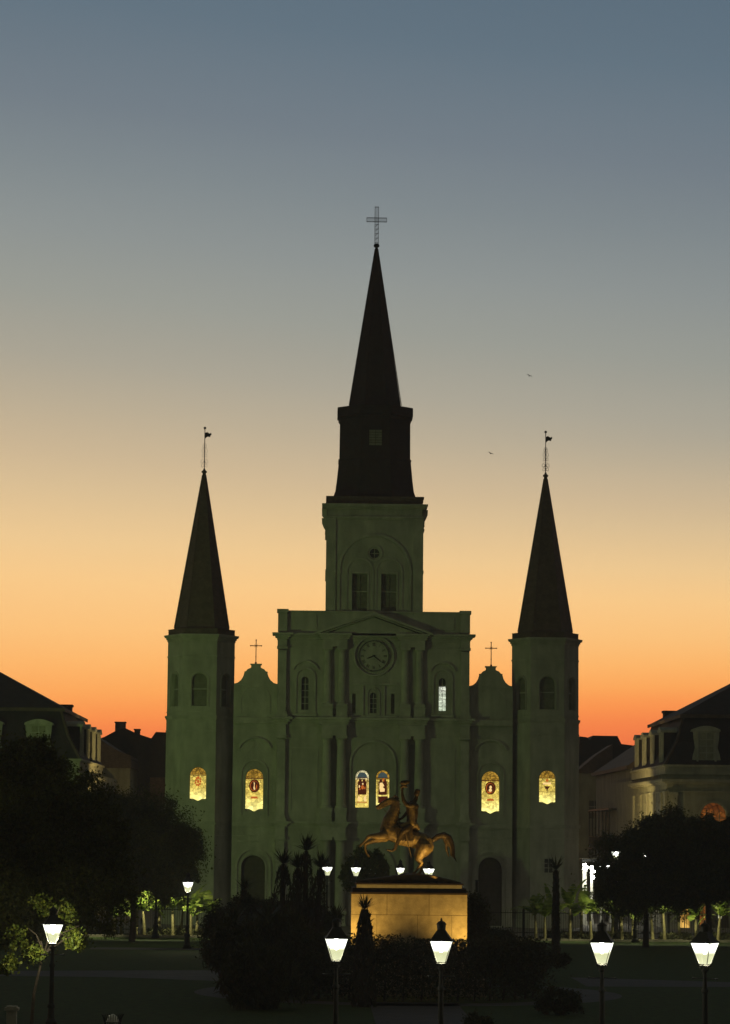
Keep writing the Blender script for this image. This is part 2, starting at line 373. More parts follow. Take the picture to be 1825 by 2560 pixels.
def stained_win(f, cx, hw, z0, ztop, d, parent, style, name='stained_glass_window'):
    b = MB()
    band(b, jamb_arc(cx, hw+.07, z0-.02, ztop+.07), jamb_arc(cx, hw-.02, z0-.02, ztop-.02), f, d-.05, d+.03, 0)
    plate(b, rect_pts(cx-hw-.12, cx+hw+.12, z0-.14, z0-.02), f, d-.12, d+.05, 0)
    H = ztop-z0
    main = 3 if style == 'figure' else 1
    bw = hw-.02
    # trim wedges added at the foot shape a shallow point of glare
    plate(b, arch_pts(cx, bw, z0, ztop-.02), f, d+.01, d+.03, main)
    if main == 1:
        for sg in (-1, 1): plate(b, [(cx+sg*bw, z0), (cx+sg*.02, z0), (cx+sg*bw*.55, z0+.055*H), (cx+sg*bw, z0+.06*H)], f, d-.02, d+.008, 0)
    def oval(x, z, rx, rz, dd, mi, n=20): plate(b, [(x+rx*math.cos(2*PI*k/n), z+rz*math.sin(2*PI*k/n)) for k in range(n)], f, dd, dd+.004, mi)
    if style == 'roundel' or style == 'roundel2':
        oval(cx, z0+.60*H, hw*.60, H*.155, d, 2)
        oval(cx-.02, z0+.60*H, hw*.46, H*.12, d-.005, 5)
        oval(cx, z0+.60*H, hw*.42, H*.11, d-.01, 2)
        if style == 'roundel':
            plate(b, [(cx-.05, z0+.70*H), (cx+.03, z0+.66*H), (cx+.01, z0+.58*H), (cx+.08, z0+.52*H), (cx-.02, z0+.50*H), (cx-.07, z0+.55*H), (cx-.03, z0+.62*H)], f, d-.014, d-.011, 4)
            plate(b, [(cx+.14, z0+.64*H), (cx+.2, z0+.60*H), (cx+.16, z0+.52*H), (cx+.1, z0+.54*H)], f, d-.014, d-.011, 5)
        else:
            oval(cx+.02, z0+.62*H, .09, .12, d-.014, 4); oval(cx, z0+.55*H, .12, .11, d-.014, 4); plate(b, [(cx-.25, z0+.5*H), (cx-.1, z0+.47*H), (cx+.1, z0+.49*H), (cx, z0+.53*H)], f, d-.014, d-.011, 5)
        plate(b, [(cx-.3, z0+.30*H), (cx+.3, z0+.30*H), (cx+.2, z0+.35*H), (cx-.2, z0+.35*H)], f, d, d+.004, 5)
        plate(b, rect_pts(cx-bw, cx+bw, z0+.765*H, z0+.785*H), f, d, d+.004, 2)
    elif style == 'crest':
        for k in range(9):
            a = 2*PI*k/9; oval(cx+.17*math.cos(a)*(1+.2*(k % 2)), z0+.57*H+.27*math.sin(a), .07, .09, d, 5, 8)
        oval(cx, z0+.57*H, .09, .13, d, 5); oval(cx, z0+.70*H, .07, .08, d, 5)
        plate(b, rect_pts(cx-bw, cx+bw, z0+.745*H, z0+.76*H), f, d, d+.004, 2)
    elif style == 'chalice':
        plate(b, [(cx-.22, z0+.53*H), (cx+.22, z0+.53*H), (cx+.1, z0+.46*H), (cx+.03, z0+.44*H), (cx+.12, z0+.40*H), (cx-.12, z0+.40*H), (cx-.03, z0+.44*H), (cx-.12, z0+.46*H)], f, d, d+.004, 2)
        plate(b, rect_pts(cx-.3, cx+.28, z0+.58*H, z0+.64*H), f, d-.003, d+.001, 4)
        for k, zz in enumerate((.36, .68, .77)): plate(b, rect_pts(cx-bw, cx+bw, z0+zz*H-.015, z0+zz*H+.015), f, d+.002, d+.006, 2)
        oval(cx, z0+.70*H, .1, .1, d-.002, 5)
    elif style in ('figure', 'figure2'):
        zs = z0+.80*H
        plate(b, arch_pts(cx, bw*.72, zs, ztop-.16, 10), f, d, d+.004, 6)
        plate(b, rect_pts(cx-bw, cx+bw, zs-.05, zs-.0), f, d-.004, d, 2)
        plate(b, rect_pts(cx-bw*.66, cx+bw*.66, z0+.34*H, z0+.70*H), f, d, d+.004, 2)
        plate(b, rect_pts(cx-bw*.5, cx-bw*.08, z0+.68*H, z0+.76*H), f, d-.002, d+.002, 2)
        plate(b, rect_pts(cx+bw*.08, cx+bw*.5, z0+.68*H, z0+.76*H), f, d-.002, d+.002, 2)
        if style == 'figure':
            oval(cx+.03, z0+.54*H, .10, .16, d-.006, 5); oval(cx-.2, z0+.56*H, .05, .10, d-.006, 4); oval(cx-.16, z0+.49*H, .05, .07, d-.006, 5)
            oval(cx+.05, z0+.63*H, .05, .07, d-.006, 4); oval(cx+.2, z0+.52*H, .04, .1, d-.006, 5)
            for sx in (-1, 1): oval(cx+sx*.22, z0+.23*H, .09, .2, d-.003, 4)
            plate(b, rect_pts(cx-bw*.8, cx+bw*.8, z0+.13*H, z0+.15*H), f, d-.003, d+.001, 5)
        else:
            plate(b, [(cx-.22, z0+.66*H), (cx-.02, z0+.67*H), (cx+.12, z0+.58*H), (cx+.0, z0+.55*H), (cx+.16, z0+.50*H), (cx+.14, z0+.43*H), (cx-.18, z0+.42*H), (cx-.24, z0+.52*H)], f, d-.006, d-.002, 4)
            plate(b, rect_pts(cx-bw*.7, cx+bw*.8, z0+.12*H, z0+.3*H), f, d-.003, d+.001, 2)
            oval(cx+.05, z0+.74*H, .07, .12, d-.006, 5)
        for sx in (-1, 1): plate(b, rect_pts(cx+sx*bw*.78-.012, cx+sx*bw*.78+.012, z0+.02*H, zs-.05), f, d-.002, d+.002, 2)
    return b.build(name, ['trim', 'sg_yellow', 'sg_dark', 'sg_pale', 'sg_hi', 'sg_red', 'sg_blue'], parent)

def dark_win(f, cx, hw, z0, ztop, d, parent, name, louvred=False, mi='darkglass', nx=2, nz=5, square=False):
    b = MB()
    pts = rect_pts(cx-hw, cx+hw, z0, ztop) if square else arch_pts(cx, hw, z0, ztop)
    plate(b, pts, f, d+.04, d+.06, 1)
    if louvred:
        z = z0+.05
        while z < ztop-.12:
            wz = hw if square or z < ztop-hw else math.sqrt(max(.01, hw*hw-(z-(ztop-hw))**2))
            b.add([f(cx-wz+.03, z, d), f(cx+wz-.03, z, d), f(cx+wz-.03, z+.12, d+.05), f(cx-wz+.03, z+.12, d+.05)], [(0, 1, 2, 3)], 1); z += .13
        zm = z0+(ztop-z0)*.52
        plate(b, rect_pts(cx-hw+.02, cx+hw-.02, zm-.04, zm+.04), f, d-.05, d+.02, 0)
        if square: plate(b, rect_pts(cx-.03, cx+.03, z0, ztop), f, d-.04, d+.02, 1)
    else:
        bars(b, cx-hw, cx+hw, z0, ztop-(0 if square else hw*.3), nx, nz, f, d-.01, d+.02, .05, 0)
    o = jamb_arc(cx, hw+.05, z0-.02, ztop+.05) if not square else [(cx+hw+.05, z0), (cx+hw+.05, ztop+.05), (cx-hw-.05, ztop+.05), (cx-hw-.05, z0)]
    i = jamb_arc(cx, hw-.02, z0-.02, ztop-.02) if not square else [(cx+hw-.02, z0), (cx+hw-.02, ztop-.02), (cx-hw+.02, ztop-.02), (cx-hw+.02, z0)]
    band(b, o, i, f, d-.04, d+.04, 0)
    plate(b, rect_pts(cx-hw-.1, cx+hw+.1, z0-.12, z0-.02), f, d-.1, d+.05, 0)
    return b.build(name, ['trim', mi], parent)

# --- nave front wall
holes = []
W3 = [(-5.0, .27, 15.63, 18.06), (5.05, .27, 15.63, 18.06)]
for cx, hw, a, b_ in W3: holes.append(arch_pts(cx, hw, a, b_))
holes.append(arch_pts(0, .26, 15.43, 16.95))
for s in (-1, 1): holes.append(rect_pts(s*1.42-.13, s*1.42+.13, 15.4, 16.85))
for cx in (-.76, .74): holes.append(arch_pts(cx, .5, 8.57, 11.29))
holes.append(arch_pts(0, 1.3, .35, 5.3))
for s in (-1, 1): holes.append(arch_pts(s*2.87, .3, 1.0, 5.6)); holes.append(arch_pts(s*2.87, .3, 8.45, 13.2))
mb = MB(); panel(mb, rect_pts(-7.03, 7.03, 0, 21.0), holes, depth=.4)
mb.box(-6.98, 6.98, .42, .9, 0.0, 20.9)
mb.box(-6.9, 6.9, .9, 38, 0, 15.5)
mb.prism([(-6.9, 15.5), (6.9, 15.5), (0, 20.3)], 1.0, 37.9)
for s in (-1, 1): mb.box(s*7.03-.02 if s > 0 else -7.03, 7.03 if s > 0 else -7.01, .0, .9, 0, 20.95)
for s in (-1, 1): mb.prism([(s*7.0, 0), (s*10.2, 0), (s*10.2, 12.5), (s*7.0, 14.2)], .9, 36)
P('nave_wall', mb, 'stucco')
P('nave_roof', MB().prism([(-7.2, 15.45), (-7.0, 15.38), (0, 20.32), (7.0, 15.38), (7.2, 15.45), (0, 20.55)], .95, 38.2), 'slate')
# attic
mb = MB(); mb.box(-7.0, 7.0, .02, 1.2, 21.26, 22.78); mb.box(-7.1, 7.1, -.06, 1.28, 22.78, 22.9)
for s in (-1, 1): mb.box(s*6.7-.34, s*6.7+.34, -.3, .0, 21.3, 22.74); mb.box(s*6.7-.42, s*6.7+.42, -.38, .5, 22.72, 22.98)
for x0, x1 in ((-5.9, -4.2), (4.2, 5.9)): mb.box(x0, x1, -.04, .03, 21.55, 22.5)
P('attic', mb, 'stucco')
# cornices of the nave: profile runs with breaks forward over corner pilasters and the portico
def cornice(z0, z1, name, port=.95, side=7.03, steps=3):
    b = MB()
    for k in range(steps):
        a = z0+(z1-z0)*k/steps; c = z0+(z1-z0)*(k+1)/steps; e = .07+.33*(k/(steps-1))**1.3
        b.box(-side-e, side+e, -e, .0, a, c)
        for s in (-1, 1):
            x0, x1 = sorted((s*(side+e+.003), s*6.3-s*e)); b.box(x0, x1, -.25-e, -e-.002, a, c-.002)
            x0, x1 = sorted((s*(3.85+e*.6), s*(1.85-e*.6))); b.box(x0, x1, -port-e*.6, -e-.002, a, c-.002)
        for s in (-1, 1):
            x0, x1 = sorted((s*(side+e), s*(side))); b.box(x0, x1, .0, 1.2, a, c)
    return P(name, b, 'trim')
cornice(20.78, 21.24, 'cornice', .45); cornice(14.55, 15.1, 'cornice', .62); cornice(7.14, 7.52, 'cornice', .8)
# portico entablature blocks and friezes
mb = MB()
for z0, z1, p in ((20.25, 20.77, .48), (13.75, 14.54, .72), (6.4, 7.13, .9)):
    for s in (-1, 1):
        x0, x1 = sorted((s*3.75, s*1.95)); mb.box(x0, x1, -p, -.003, z0, z1)
        x0, x1 = sorted((s*7.05, s*6.36)); mb.box(x0, x1, -.3, -.003, z0, z1)
    mb.box(-7.05, 7.05, -.05, .0, z1-.1, z1-.002); mb.box(-7.04, 7.04, -.045, .0, z0-.02, z0+.06)
P('frieze', mb, 'trim')
# columns in pairs, corner pilasters
def column(cx, z0, z1, r, cy=-.5, square=False):
    b = MB(); h = z1-z0
    b.box(cx-r*1.35, cx+r*1.35, cy-r*1.35, cy+r*1.35 if not square else -.003, z0, z0+.22)
    if square:
        b.box(cx-r, cx+r, cy-r, -.003, z0+.22, z1-.3); b.box(cx-r*1.15, cx+r*1.15, cy-r*1.15, -.003, z0+.22, z0+.4)
    else:
        b.lathe(cx, cy, [(r*1.25, z0+.22), (r*1.25, z0+.34), (r*1.05, z0+.38), (r*1.0, z0+.45), (r*1.0, z0+h*.4), (r*.86, z1-.42), (r*.92, z1-.40), (r*.92, z1-.34), (r*1.2, z1-.2)], 20)
    b.box(cx-r*1.25, cx+r*1.25, cy-r*1.25, cy+r*1.25 if not square else -.003, z1-.2, z1)
    return b
for s in (-1, 1):
    for off in (3.37, 2.31):
        P('column', column(s*off, 15.85, 20.25, .29, cy=-.16), 'trim')
        P('column', column(s*off, 8.3, 13.75, .34, cy=-.34), 'trim')
        P('column', column(s*off, .9, 6.4, .37), 'trim')
        for z0, z1 in ((15.11, 15.84), (7.53, 8.29), (0.02, .89)):
            dp = {15.11: .5, 7.53: .78, .02: .93}[z0]
            P('column_pedestal', MB().box(s*off-.40, s*off+.40, -dp, -.003, z0+.1, z1-.08).box(s*off-.45, s*off+.45, -dp-.05, -.004, z0, z0+.1).box(s*off-.45, s*off+.45, -dp-.05, -.004, z1-.08, z1), 'trim')
    for z0, z1 in ((15.11, 20.25), (7.53, 13.75), (0, 6.4)):
        P('corner_pilaster', column(s*6.7, z0, z1, .31, cy=-.03, square=True), 'trim')
# window surrounds of the nave
mb = MB()
for cx in (-5.0, 5.05):
    band(mb, jamb_arc(cx, .78, 15.4, 18.75), jamb_arc(cx, .62, 15.4, 18.6), FRONT, -.1, 0)
    band(mb, arc(cx, 18.2, 1.05, 20, 160, 12), arc(cx, 18.2, .93, 20, 160, 12), FRONT, -.16, 0)
    mb.box(cx-.85, cx+.85, -.14, 0, 15.15, 15.38)
band(mb, jamb_arc(0, 1.72, 7.6, 13.45), jamb_arc(0, 1.58, 7.6, 13.31), FRONT, -.14, 0)
band(mb, jamb_arc(0, 1.7, .1, 5.85), jamb_arc(0, 1.38, .1, 5.53), FRONT, -.16, 0)
band(mb, jamb_arc(0, .48, 15.2, 17.3), jamb_arc(0, .4, 15.2, 17.22), FRONT, -.08, 0)
for s in (-1, 1):
    mb.box(s*.78-.06, s*.78+.06, -.12, 0, 15.2, 17.4); mb.box(s*1.42-.25, s*1.42+.25, -.07, 0, 16.9, 17.0)
mb.box(-1.75, 1.75, -.12, 0, 17.5, 17.62); mb.box(-1.75, 1.75, -.14, 0, 15.12, 15.25)
for s in (-1, 1):
    for z0, z1 in ((8.3, 12.9), (1.0, 5.9)): band(mb, [(s*5.0+1.0, z0), (s*5.0+1.0, z1), (s*5.0-1.0, z1), (s*5.0-1.0, z0)], [(s*5.0+.93, z0), (s*5.0+.93, z1-.07), (s*5.0-.93, z1-.07), (s*5.0-.93, z0)], FRONT, -.05, 0)
P('window_surround', mb, 'trim')
dark_win(FRONT, -5.0, .27, 15.63, 18.06, .2, cat, 'leaded_window')
wl = dark_win(FRONT, 5.05, .27, 15.63, 18.06, .2, cat, 'leaded_window')
b = MB(); plate(b, rect_pts(4.80, 5.30, 15.66, 17.42), FRONT, .185, .2, 0)
for k in range(1, 6): plate(b, rect_pts(4.8, 5.3, 15.66+.29*k-.015, 15.66+.29*k+.015), FRONT, .17, .184, 1)
plate(b, rect_pts(5.03, 5.06, 15.66, 17.42), FRONT, .165, .182, 1)
P('lit_pane', b, ['sg_white', 'iron'])
dark_win(FRONT, 0, .26, 15.43, 16.95, .2, cat, 'leaded_window', nz=4)
for s in (-1, 1): P('niche', MB().box(s*1.42-.13, s*1.42+.13, .3, .38, 15.4, 16.85), 'louvre')
for s in (-1, 1):
    for z0, z1 in ((1.0, 5.6), (8.45, 13.2)): b = MB(); plate(b, arch_pts(s*2.87, .3, z0, z1), FRONT, .3, .38); P('niche', b, 'stucco')
stained_win(FRONT, -.76, .5, 8.57, 11.29, .2, cat, 'figure'); stained_win(FRONT, .74, .5, 8.57, 11.29, .2, cat, 'figure2')
b = MB(); plate(b, arch_pts(0, 1.3, .35, 5.3), FRONT, .3, .38, 0); bars(b, -1.3, 1.3, .35, 4, 4, 5, FRONT, .24, .3, .09); P('main_door', b, 'door')

# --- pediment with clock
mb = MB()
mb.prism([(-3.95, 21.0), (3.95, 21.0), (0, 22.42)], -.40, .0)
for s in (-1, 1):
    p0 = (s*4.35, 21.12); p1 = (0, 22.72)
    mb.prism([p0, (0, 22.60), (0, 22.80), (s*4.35, 21.26)], -.72, .0)
    mb.prism([(s*4.15, 21.04), (0, 22.50), (0, 22.595), (s*4.15, 21.115)], -.6, -.001)
P('pediment', mb, 'trim')
ck = MB(); CZ = 19.61
def disc(mb, r, d0, d1, mi=0, n=40, cz=CZ, cx=0): plate(mb, [(cx+r*math.cos(2*PI*k/n), cz+r*math.sin(2*PI*k/n)) for k in range(n)], FRONT, d0, d1, mi)
disc(ck, 1.1, -.08, 0)
clock = P('clock', ck, 'stucco')
mb = MB(); band(mb, arc(0, CZ, 1.5, 0, 360, 48), arc(0, CZ, 1.38, 0, 360, 48), FRONT, -.2, 0); mb.build('clock_surround', 'trim', clock)
mb = MB(); band(mb, arc(0, CZ, 1.14, 0, 360, 48), arc(0, CZ, 1.07, 0, 360, 48), FRONT, -.17, 0); mb.build('clock_rim', 'clockdark', clock)
mb = MB()
NUM = ['XII', 'I', 'II', 'III', 'IIII', 'V', 'VI', 'VII', 'VIII', 'IX', 'X', 'XI']
def stroke(mb, p, q, t, d0, d1):
    p = Vector(p); q = Vector(q); n = (q-p).normalized(); n = Vector((-n.y, n.x))*t/2
    plate(mb, [tuple(p-n), tuple(q-n), tuple(q+n), tuple(p+n)], FRONT, d0, d1)
for h, s_ in enumerate(NUM):
    mb = MB(); a = R(90-30*h); ux = Vector((math.sin(R(30*h)), math.cos(R(30*h)))); rx = Vector((ux.y, -ux.x))
    wd = {'I': .055, 'V': .11, 'X': .11}; tot = sum(wd[c] for c in s_); x = -tot/2
    for c in s_:
        xm = x+wd[c]/2; x += wd[c]
        def q(lx, lz): v_ = ux*(.84+lz)+rx*lx; return (v_.x, CZ+v_.y)
        if c == 'I': stroke(mb, q(xm, -.12), q(xm, .12), .035, -.1, -.083)
        if c == 'V': stroke(mb, q(xm-.045, .12), q(xm, -.12), .035, -.1, -.083); stroke(mb, q(xm, -.12), q(xm+.045, .12), .022, -.103, -.083)
        if c == 'X': stroke(mb, q(xm-.045, .12), q(xm+.045, -.12), .035, -.1, -.083); stroke(mb, q(xm-.045, -.12), q(xm+.045, .12), .022, -.103, -.083)
    mb.build('clock_numeral', 'clockdark', clock)
for nm, ang, ln, t in (('hour_hand', 249, .58, .07), ('minute_hand', 128, .86, .05)):
    mb = MB(); u_ = Vector((math.sin(R(ang)), math.cos(R(ang)))); n_ = Vector((-u_.y, u_.x))
    pts = [-u_*.12+n_*t*.5, u_*ln*.6+n_*t*.7, u_*ln, u_*ln*.6-n_*t*.7, -u_*.12-n_*t*.5]
    plate(mb, [(p.x, CZ+p.y) for p in pts], FRONT, -.125 if nm[0] == 'h' else -.14, -.108 if nm[0] == 'h' else -.127); mb.build(nm, 'iron', clock)

# --- side bays with scrolled gables
for s in (-1, 1):
    c = s*8.62; b = MB()
    prof = [(1.6, 17.5), (1.32, 17.58), (1.08, 17.78), (.92, 18.05), (.84, 18.33), (.86, 18.4), (.74, 18.42), (.6, 18.58), (.42, 18.66), (.36, 18.68), (.34, 18.86), (.42, 18.92), (.42, 18.98)]
    outer = [(c-1.6, 0), (c+1.6, 0)]+[(c+x, z) for x, z in prof]+[(c-x, z) for x, z in reversed(prof)]
    hl = [arch_pts(c, .655, 8.22, 11.3), arch_pts(c, .86, .1, 5.04)]
    panel(b, outer, hl, depth=.4, d=.25)
    b.prism([(x, z) for x, z in outer if z > 13][::1]+[(c-1.6, 13.0), (c+1.6, 13.0)], .66, .9)
    # top edge of the gable
    top = [p for p in outer if p[1] > 13]
    for p, q in zip(top[:-1], top[1:]): b.add([(p[0], .25, p[1]), (q[0], .25, q[1]), (q[0], .9, q[1]), (p[0], .9, p[1])], [(0, 1, 2, 3)])
    b.box(c-1.6, c+1.6, .7, .88, 0, 13)
    bay = P('side_bay', b, 'stucco')
    t = MB()
    for z0, z1, e in ((14.6, 15.05, .22), (7.14, 7.45, .16), (6.4, 6.5, .06), (17.4, 17.5, .05)): t.box(c-1.57, c+1.57, .25-e, .249, z0, z1)
    band(t, jamb_arc(c, 1.0, 7.9, 12.0), jamb_arc(c, .9, 7.9, 11.9), FRONT, .16, .25)
    band(t, arc(c, 12.3, 1.35, 25, 155, 12), arc(c, 12.3, 1.22, 25, 155, 12), FRONT, .08, .25)
    band(t, jamb_arc(c, 1.32, .1, 5.6), jamb_arc(c, 1.15, .1, 5.43), FRONT, .14, .25)
    band(t, jamb_arc(c, .98, .1, 5.2), jamb_arc(c, .88, .1, 5.1), FRONT, .18, .25)
    band(t, jamb_arc(c, 1.1, 15.3, 17.4, 12), jamb_arc(c, 1.02, 15.3, 17.32, 12), FRONT, .2, .25)
    t.box(c-1.5, c+1.5, .18, .249, 6.0, 6.12)
    t.build('bay_moulding', 'trim', bay)
    stained_win(FRONT, c, .655, 8.22, 11.3, .45, bay, 'roundel' if s < 0 else 'roundel2')
    b = MB(); plate(b, arch_pts(c, .86, .1, 5.04), FRONT, .52, .6, 0); bars(b, c-.86, c+.86, .1, 4.2, 2, 4, FRONT, .46, .52, .1); b.build('side_door', 'door', bay)
    b = MB(); g = c+.02*s
    b.box(g-.03, g+.03, .5, .56, 18.97, 20.72); b.box(g-.40, g+.40, .505, .555, 20.28, 20.34)
    for e in (-.4, .4): b.ball((g+e, .53, 20.31), .05)
    b.ball((g, .53, 20.74), .05); b.box(g-.07, g+.07, .46, .60, 18.96, 19.1)
    for k in range(4):
        a = PI/4+k*PI/2; b.tube([(g, .53, 20.31), (g+.17*math.cos(a), .53, 20.31+.17*math.sin(a))], .012, 4)
    b.ball((g, .53, 19.5), .05)
    b.build('gable_cross', 'rediron', bay)
b = MB(); b.box(7.55, 7.74, .17, .2485, 2.5, 3.35); b.box(7.50, 7.79, .15, .2485, 3.35, 3.4); P('wall_plaque', b, 'iron')

# --- hexagonal corner towers
def hexring(mb, R0, z0, z1, R1=None, mi=0): mb.lathe(0, 0, [(R0, z0), (R1 or R0, z1)], 6, 0, mi)
for s in (-1, 1):
    RT = 2.46; RL = 2.49; b = MB()
    tw = empty('side_tower', (s*12.68, 1.25, 0), None, None); tw.parent = cat
    lh = [(180, 240), (240, 300), (300, 360)]
    wins = []
    for k in range(6):
        a0, a1 = R(60*k), R(60*k+60)
        for (rr, z0, z1) in ((RL, 0, 14.9), (RT, 14.9, 21.0)):
            p0 = Vector((rr*math.cos(a0), rr*math.sin(a0), 0)); p1 = Vector((rr*math.cos(a1), rr*math.sin(a1), 0))
            mid = (p0+p1)/2; xd = (p1-p0).normalized(); inn = -mid.normalized(); f = frame_map(mid, xd, inn)
            hs = []
            if z0 > 10: hs = [arch_pts(0, .55, 15.8, 18.19)] if k in (3, 4, 5) else []
            elif k == 4: hs = [arch_pts(0, .6, 8.94, 11.37)]+([rect_pts(-.2, .42, 4.0, 5.0)] if s > 0 else [])
            panel(b, rect_pts(-rr/2, rr/2, z0, z1), hs, f, depth=.4)
            if hs: wins.append((k, z0, f, len(hs)))
    b.lathe(0, 0, [(RL*.80, 0), (RL*.80, 21)], 6)
    body = b.build('tower_wall', 'stucco', tw)
    # the openings' own floors, so no hole looks through
    for k, z0, f, nh in wins:
        if z0 > 10: dark_win(f, 0, .55, 15.8, 18.19, .22, tw, 'louvred_window', louvred=True, mi='louvre')
        else:
            stained_win(f, 0, .6, 8.94, 11.37, .2, tw, 'crest' if s < 0 else 'chalice')
            if nh > 1: dark_win(f, .11, .31, 4.0, 5.0, .2, tw, 'small_window', square=True, nz=3)
    t = MB()
    for nm_, rows in (('cornice', ((20.55, 20.7, .06), (20.7, 20.84, .14), (20.84, 20.92, .26), (20.92, 21.04, .30))), ('string_course', ((19.4, 19.5, .05),)), ('string_course', ((14.95, 15.12, .14), (14.85, 14.95, .05))),
                      ('string_course', ((13.95, 14.05, .045),)), ('string_course', ((15.35, 15.42, .04),)), ('string_course', ((7.2, 7.45, .12),)), ('string_course', ((6.4, 6.5, .04),)), ('plinth', ((0, .6, .12),))):
        t = MB()
        for z0, z1, e in rows: hexring(t, (RT if z0 > 14.9 else RL)+e, z0, z1)
        t.build(nm_, 'trim', tw)
    t = MB()
    for k in (3, 4, 5):
        a0, a1 = R(60*k), R(60*k+60); mid = Vector(((math.cos(a0)+math.cos(a1))/2*RT, (math.sin(a0)+math.sin(a1))/2*RT, 0))
        xd = Vector((math.cos(a1)-math.cos(a0), math.sin(a1)-math.sin(a0), 0)).normalized(); f = frame_map(mid, xd, -mid.normalized())
        band(t, jamb_arc(0, .72, 15.75, 18.36), jamb_arc(0, .62, 15.75, 18.26), f, -.06, 0)
    t.build('window_surround', 'trim', tw)
    q = MB(); hexring(q, 2.45, 21.05, 21.42); hexring(q, 2.47, 21.42, 21.47)
    q.build('parapet', 'slate', tw)
    q = MB(); q.lathe(0, 0, [(2.08, 21.48), (2.0, 21.62), (.13, 33.0), (.13, 33.15), (.2, 33.17), (.2, 33.28), (.1, 33.35), (.05, 33.5)], 6)
    for k in range(6):
        a = R(60*k); q.tube([(2.03*math.cos(a), 2.03*math.sin(a), 21.6), (.13*math.cos(a), .13*math.sin(a), 33.0)], .035, 5)
    q.build('spire', 'slate', tw)
    q = MB(); q.tube([(0, 0, 33.4), (0, 0, 36.5)], .03, 6); q.ball((0, 0, 36.52), .10)
    fx = [(.03, 36.15), (.16, 36.22), (.36, 36.1), (.46, 36.18), (.50, 36.02), (.40, 35.94), (.42, 35.84), (.2, 35.88), (.1, 35.8), (.03, 35.72)]
    plate(q, fx, FRONT, -.02, .02)
    q.ball((0, 0, 34.0), .06)
    sc_ = 1 if s > 0 else .55
    for zz, rr in ((33.75, .2), (34.05, .26), (34.5, .17), (34.85, .2), (35.2, .12)):
        for sg in (-1, 1):
            pts = [(sg*(.02+rr*math.sin(t_*PI/8*1.2)*1.0), 0, zz+.16*math.cos(t_*PI/8*1.6)) for t_ in range(9)]
            q.tube(pts, .014*sc_+.004, 4)
        if s > 0: q.ball((0, 0, zz), .065)
    q.build('weathervane', 'iron', tw)

# --- belfry tower
bf = empty('belfry', (0, 0, 0), None, None); bf.parent = cat
mb = MB()
LV = [(-1.07, .57, 22.95, 25.7), (1.07, .57, 22.95, 25.7)]
fB = frame_map((0, .25, 0), (1, 0, 0), (0, 1, 0))
hl = [rect_pts(c-h, c+h, a, b_) for c, h, a, b_ in LV]+[[(.36*math.cos(2*PI*k/16), 27.21+.36*math.sin(2*PI*k/16)) for k in range(16)]]
panel(mb, rect_pts(-3.55, 3.55, 20.5, 30.5), hl, fB, depth=.5)
mb.box(-3.55, -3.5, .25, 7.3, 20.5, 30.5); mb.box(3.5, 3.55, .25, 7.3, 20.5, 30.5); mb.box(-3.5, 3.5, 7.25, 7.3, 20.5, 30.5)
mb.box(-3.5, 3.5, .78, 7.2, 20.5, 30.45)
mb.build('belfry_wall', 'stucco', bf)
t = MB()
for s in (-1, 1):
    x0, x1 = sorted((s*3.58, s*2.86)); t.box(x0, x1, .13, .249, 22.92, 29.78)
    t.box(x0-.03, x1+.03, .1, .248, 25.75, 25.95); t.box(x0-.03, x1+.03, .1, .248, 29.0, 29.12)
    # scroll brackets beneath the cornice, on the flanks
    for yy in (.5, 6.6):
        x = s*3.56
        t.prism([(x, 29.1), (x+s*.12, 29.25), (x+s*.1, 29.6), (x+s*.22, 29.8), (x+s*.34, 30.1), (x+s*.36, 30.48), (x, 30.48)], yy, yy+.35)
    t.prism([(s*3.56, 28.85), (s*3.66, 28.9), (s*3.66, 29.05), (s*3.56, 29.1)], .2, 7.3)
    t.prism([(s*3.56, 25.7), (s*3.62, 25.75), (s*3.62, 25.95), (s*3.56, 26.0)], .2, 7.3)
t.box(-2.85, 2.85, .19, .249, 29.7, 29.8); t.box(-3.57, 3.57, .12, .248, 29.8, 29.95)
band(t, jamb_arc(0, 2.72, 22.95, 28.66), jamb_arc(0, 2.52, 22.95, 28.46), fB, -.10, 0)
for c in (-1.07, 1.07): band(t, jamb_arc(c, 1.02, 22.95, 26.86), jamb_arc(c, .90, 22.95, 26.74), fB, -.07, 0)
for c in (-1.07, 1.07): band(t, [(c+.68, 22.95), (c+.68, 25.82), (c-.68, 25.82), (c-.68, 22.95)], [(c+.57, 22.95), (c+.57, 25.71), (c-.57, 25.71), (c-.57, 22.95)], fB, -.05, 0)
band(t, arc(0, 27.21, .6, 0, 360, 24), arc(0, 27.21, .5, 0, 360, 24), fB, -.08, 0)
for s in (-1, 1): t.box(s*2.62-.14, s*2.62+.14, .12, .247, 25.72, 25.9)
t.build('arch_moulding', 'trim', bf)
t = MB()
for z0, z1, e in ((30.46, 30.56, .1), (30.56, 30.66, .22), (30.66, 30.76, .32), (30.76, 30.84, .36)): t.box(-3.55-e, 3.55+e, .25-e, 7.3+e, z0, z1)
t.build('cornice', 'trim', bf)
t = MB(); t.box(-3.52, 3.52, .28, 7.27, 30.84, 31.3); t.box(-3.62, 3.62, .18, 7.37, 31.3, 31.42); t.box(-3.57, 3.57, .23, 7.32, 31.05, 31.1)
t.build('parapet', 'slate', bf)
for c, h, a, b_ in LV: dark_win(fB, c, h, a, b_, .3, bf, 'louvred_window', louvred=True, mi='louvre', square=True)
b = MB(); plate(b, [(.36*math.cos(2*PI*k/16), 27.21+.36*math.sin(2*PI*k/16)) for k in range(16)], fB, .3, .34, 1)
plate(b, rect_pts(-.03, .03, 26.86, 27.56), fB, .2, .26); plate(b, rect_pts(-.35, .35, 27.18, 27.24), fB, .195, .255)
b.build('round_window', ['trim', 'darkglass'], bf)
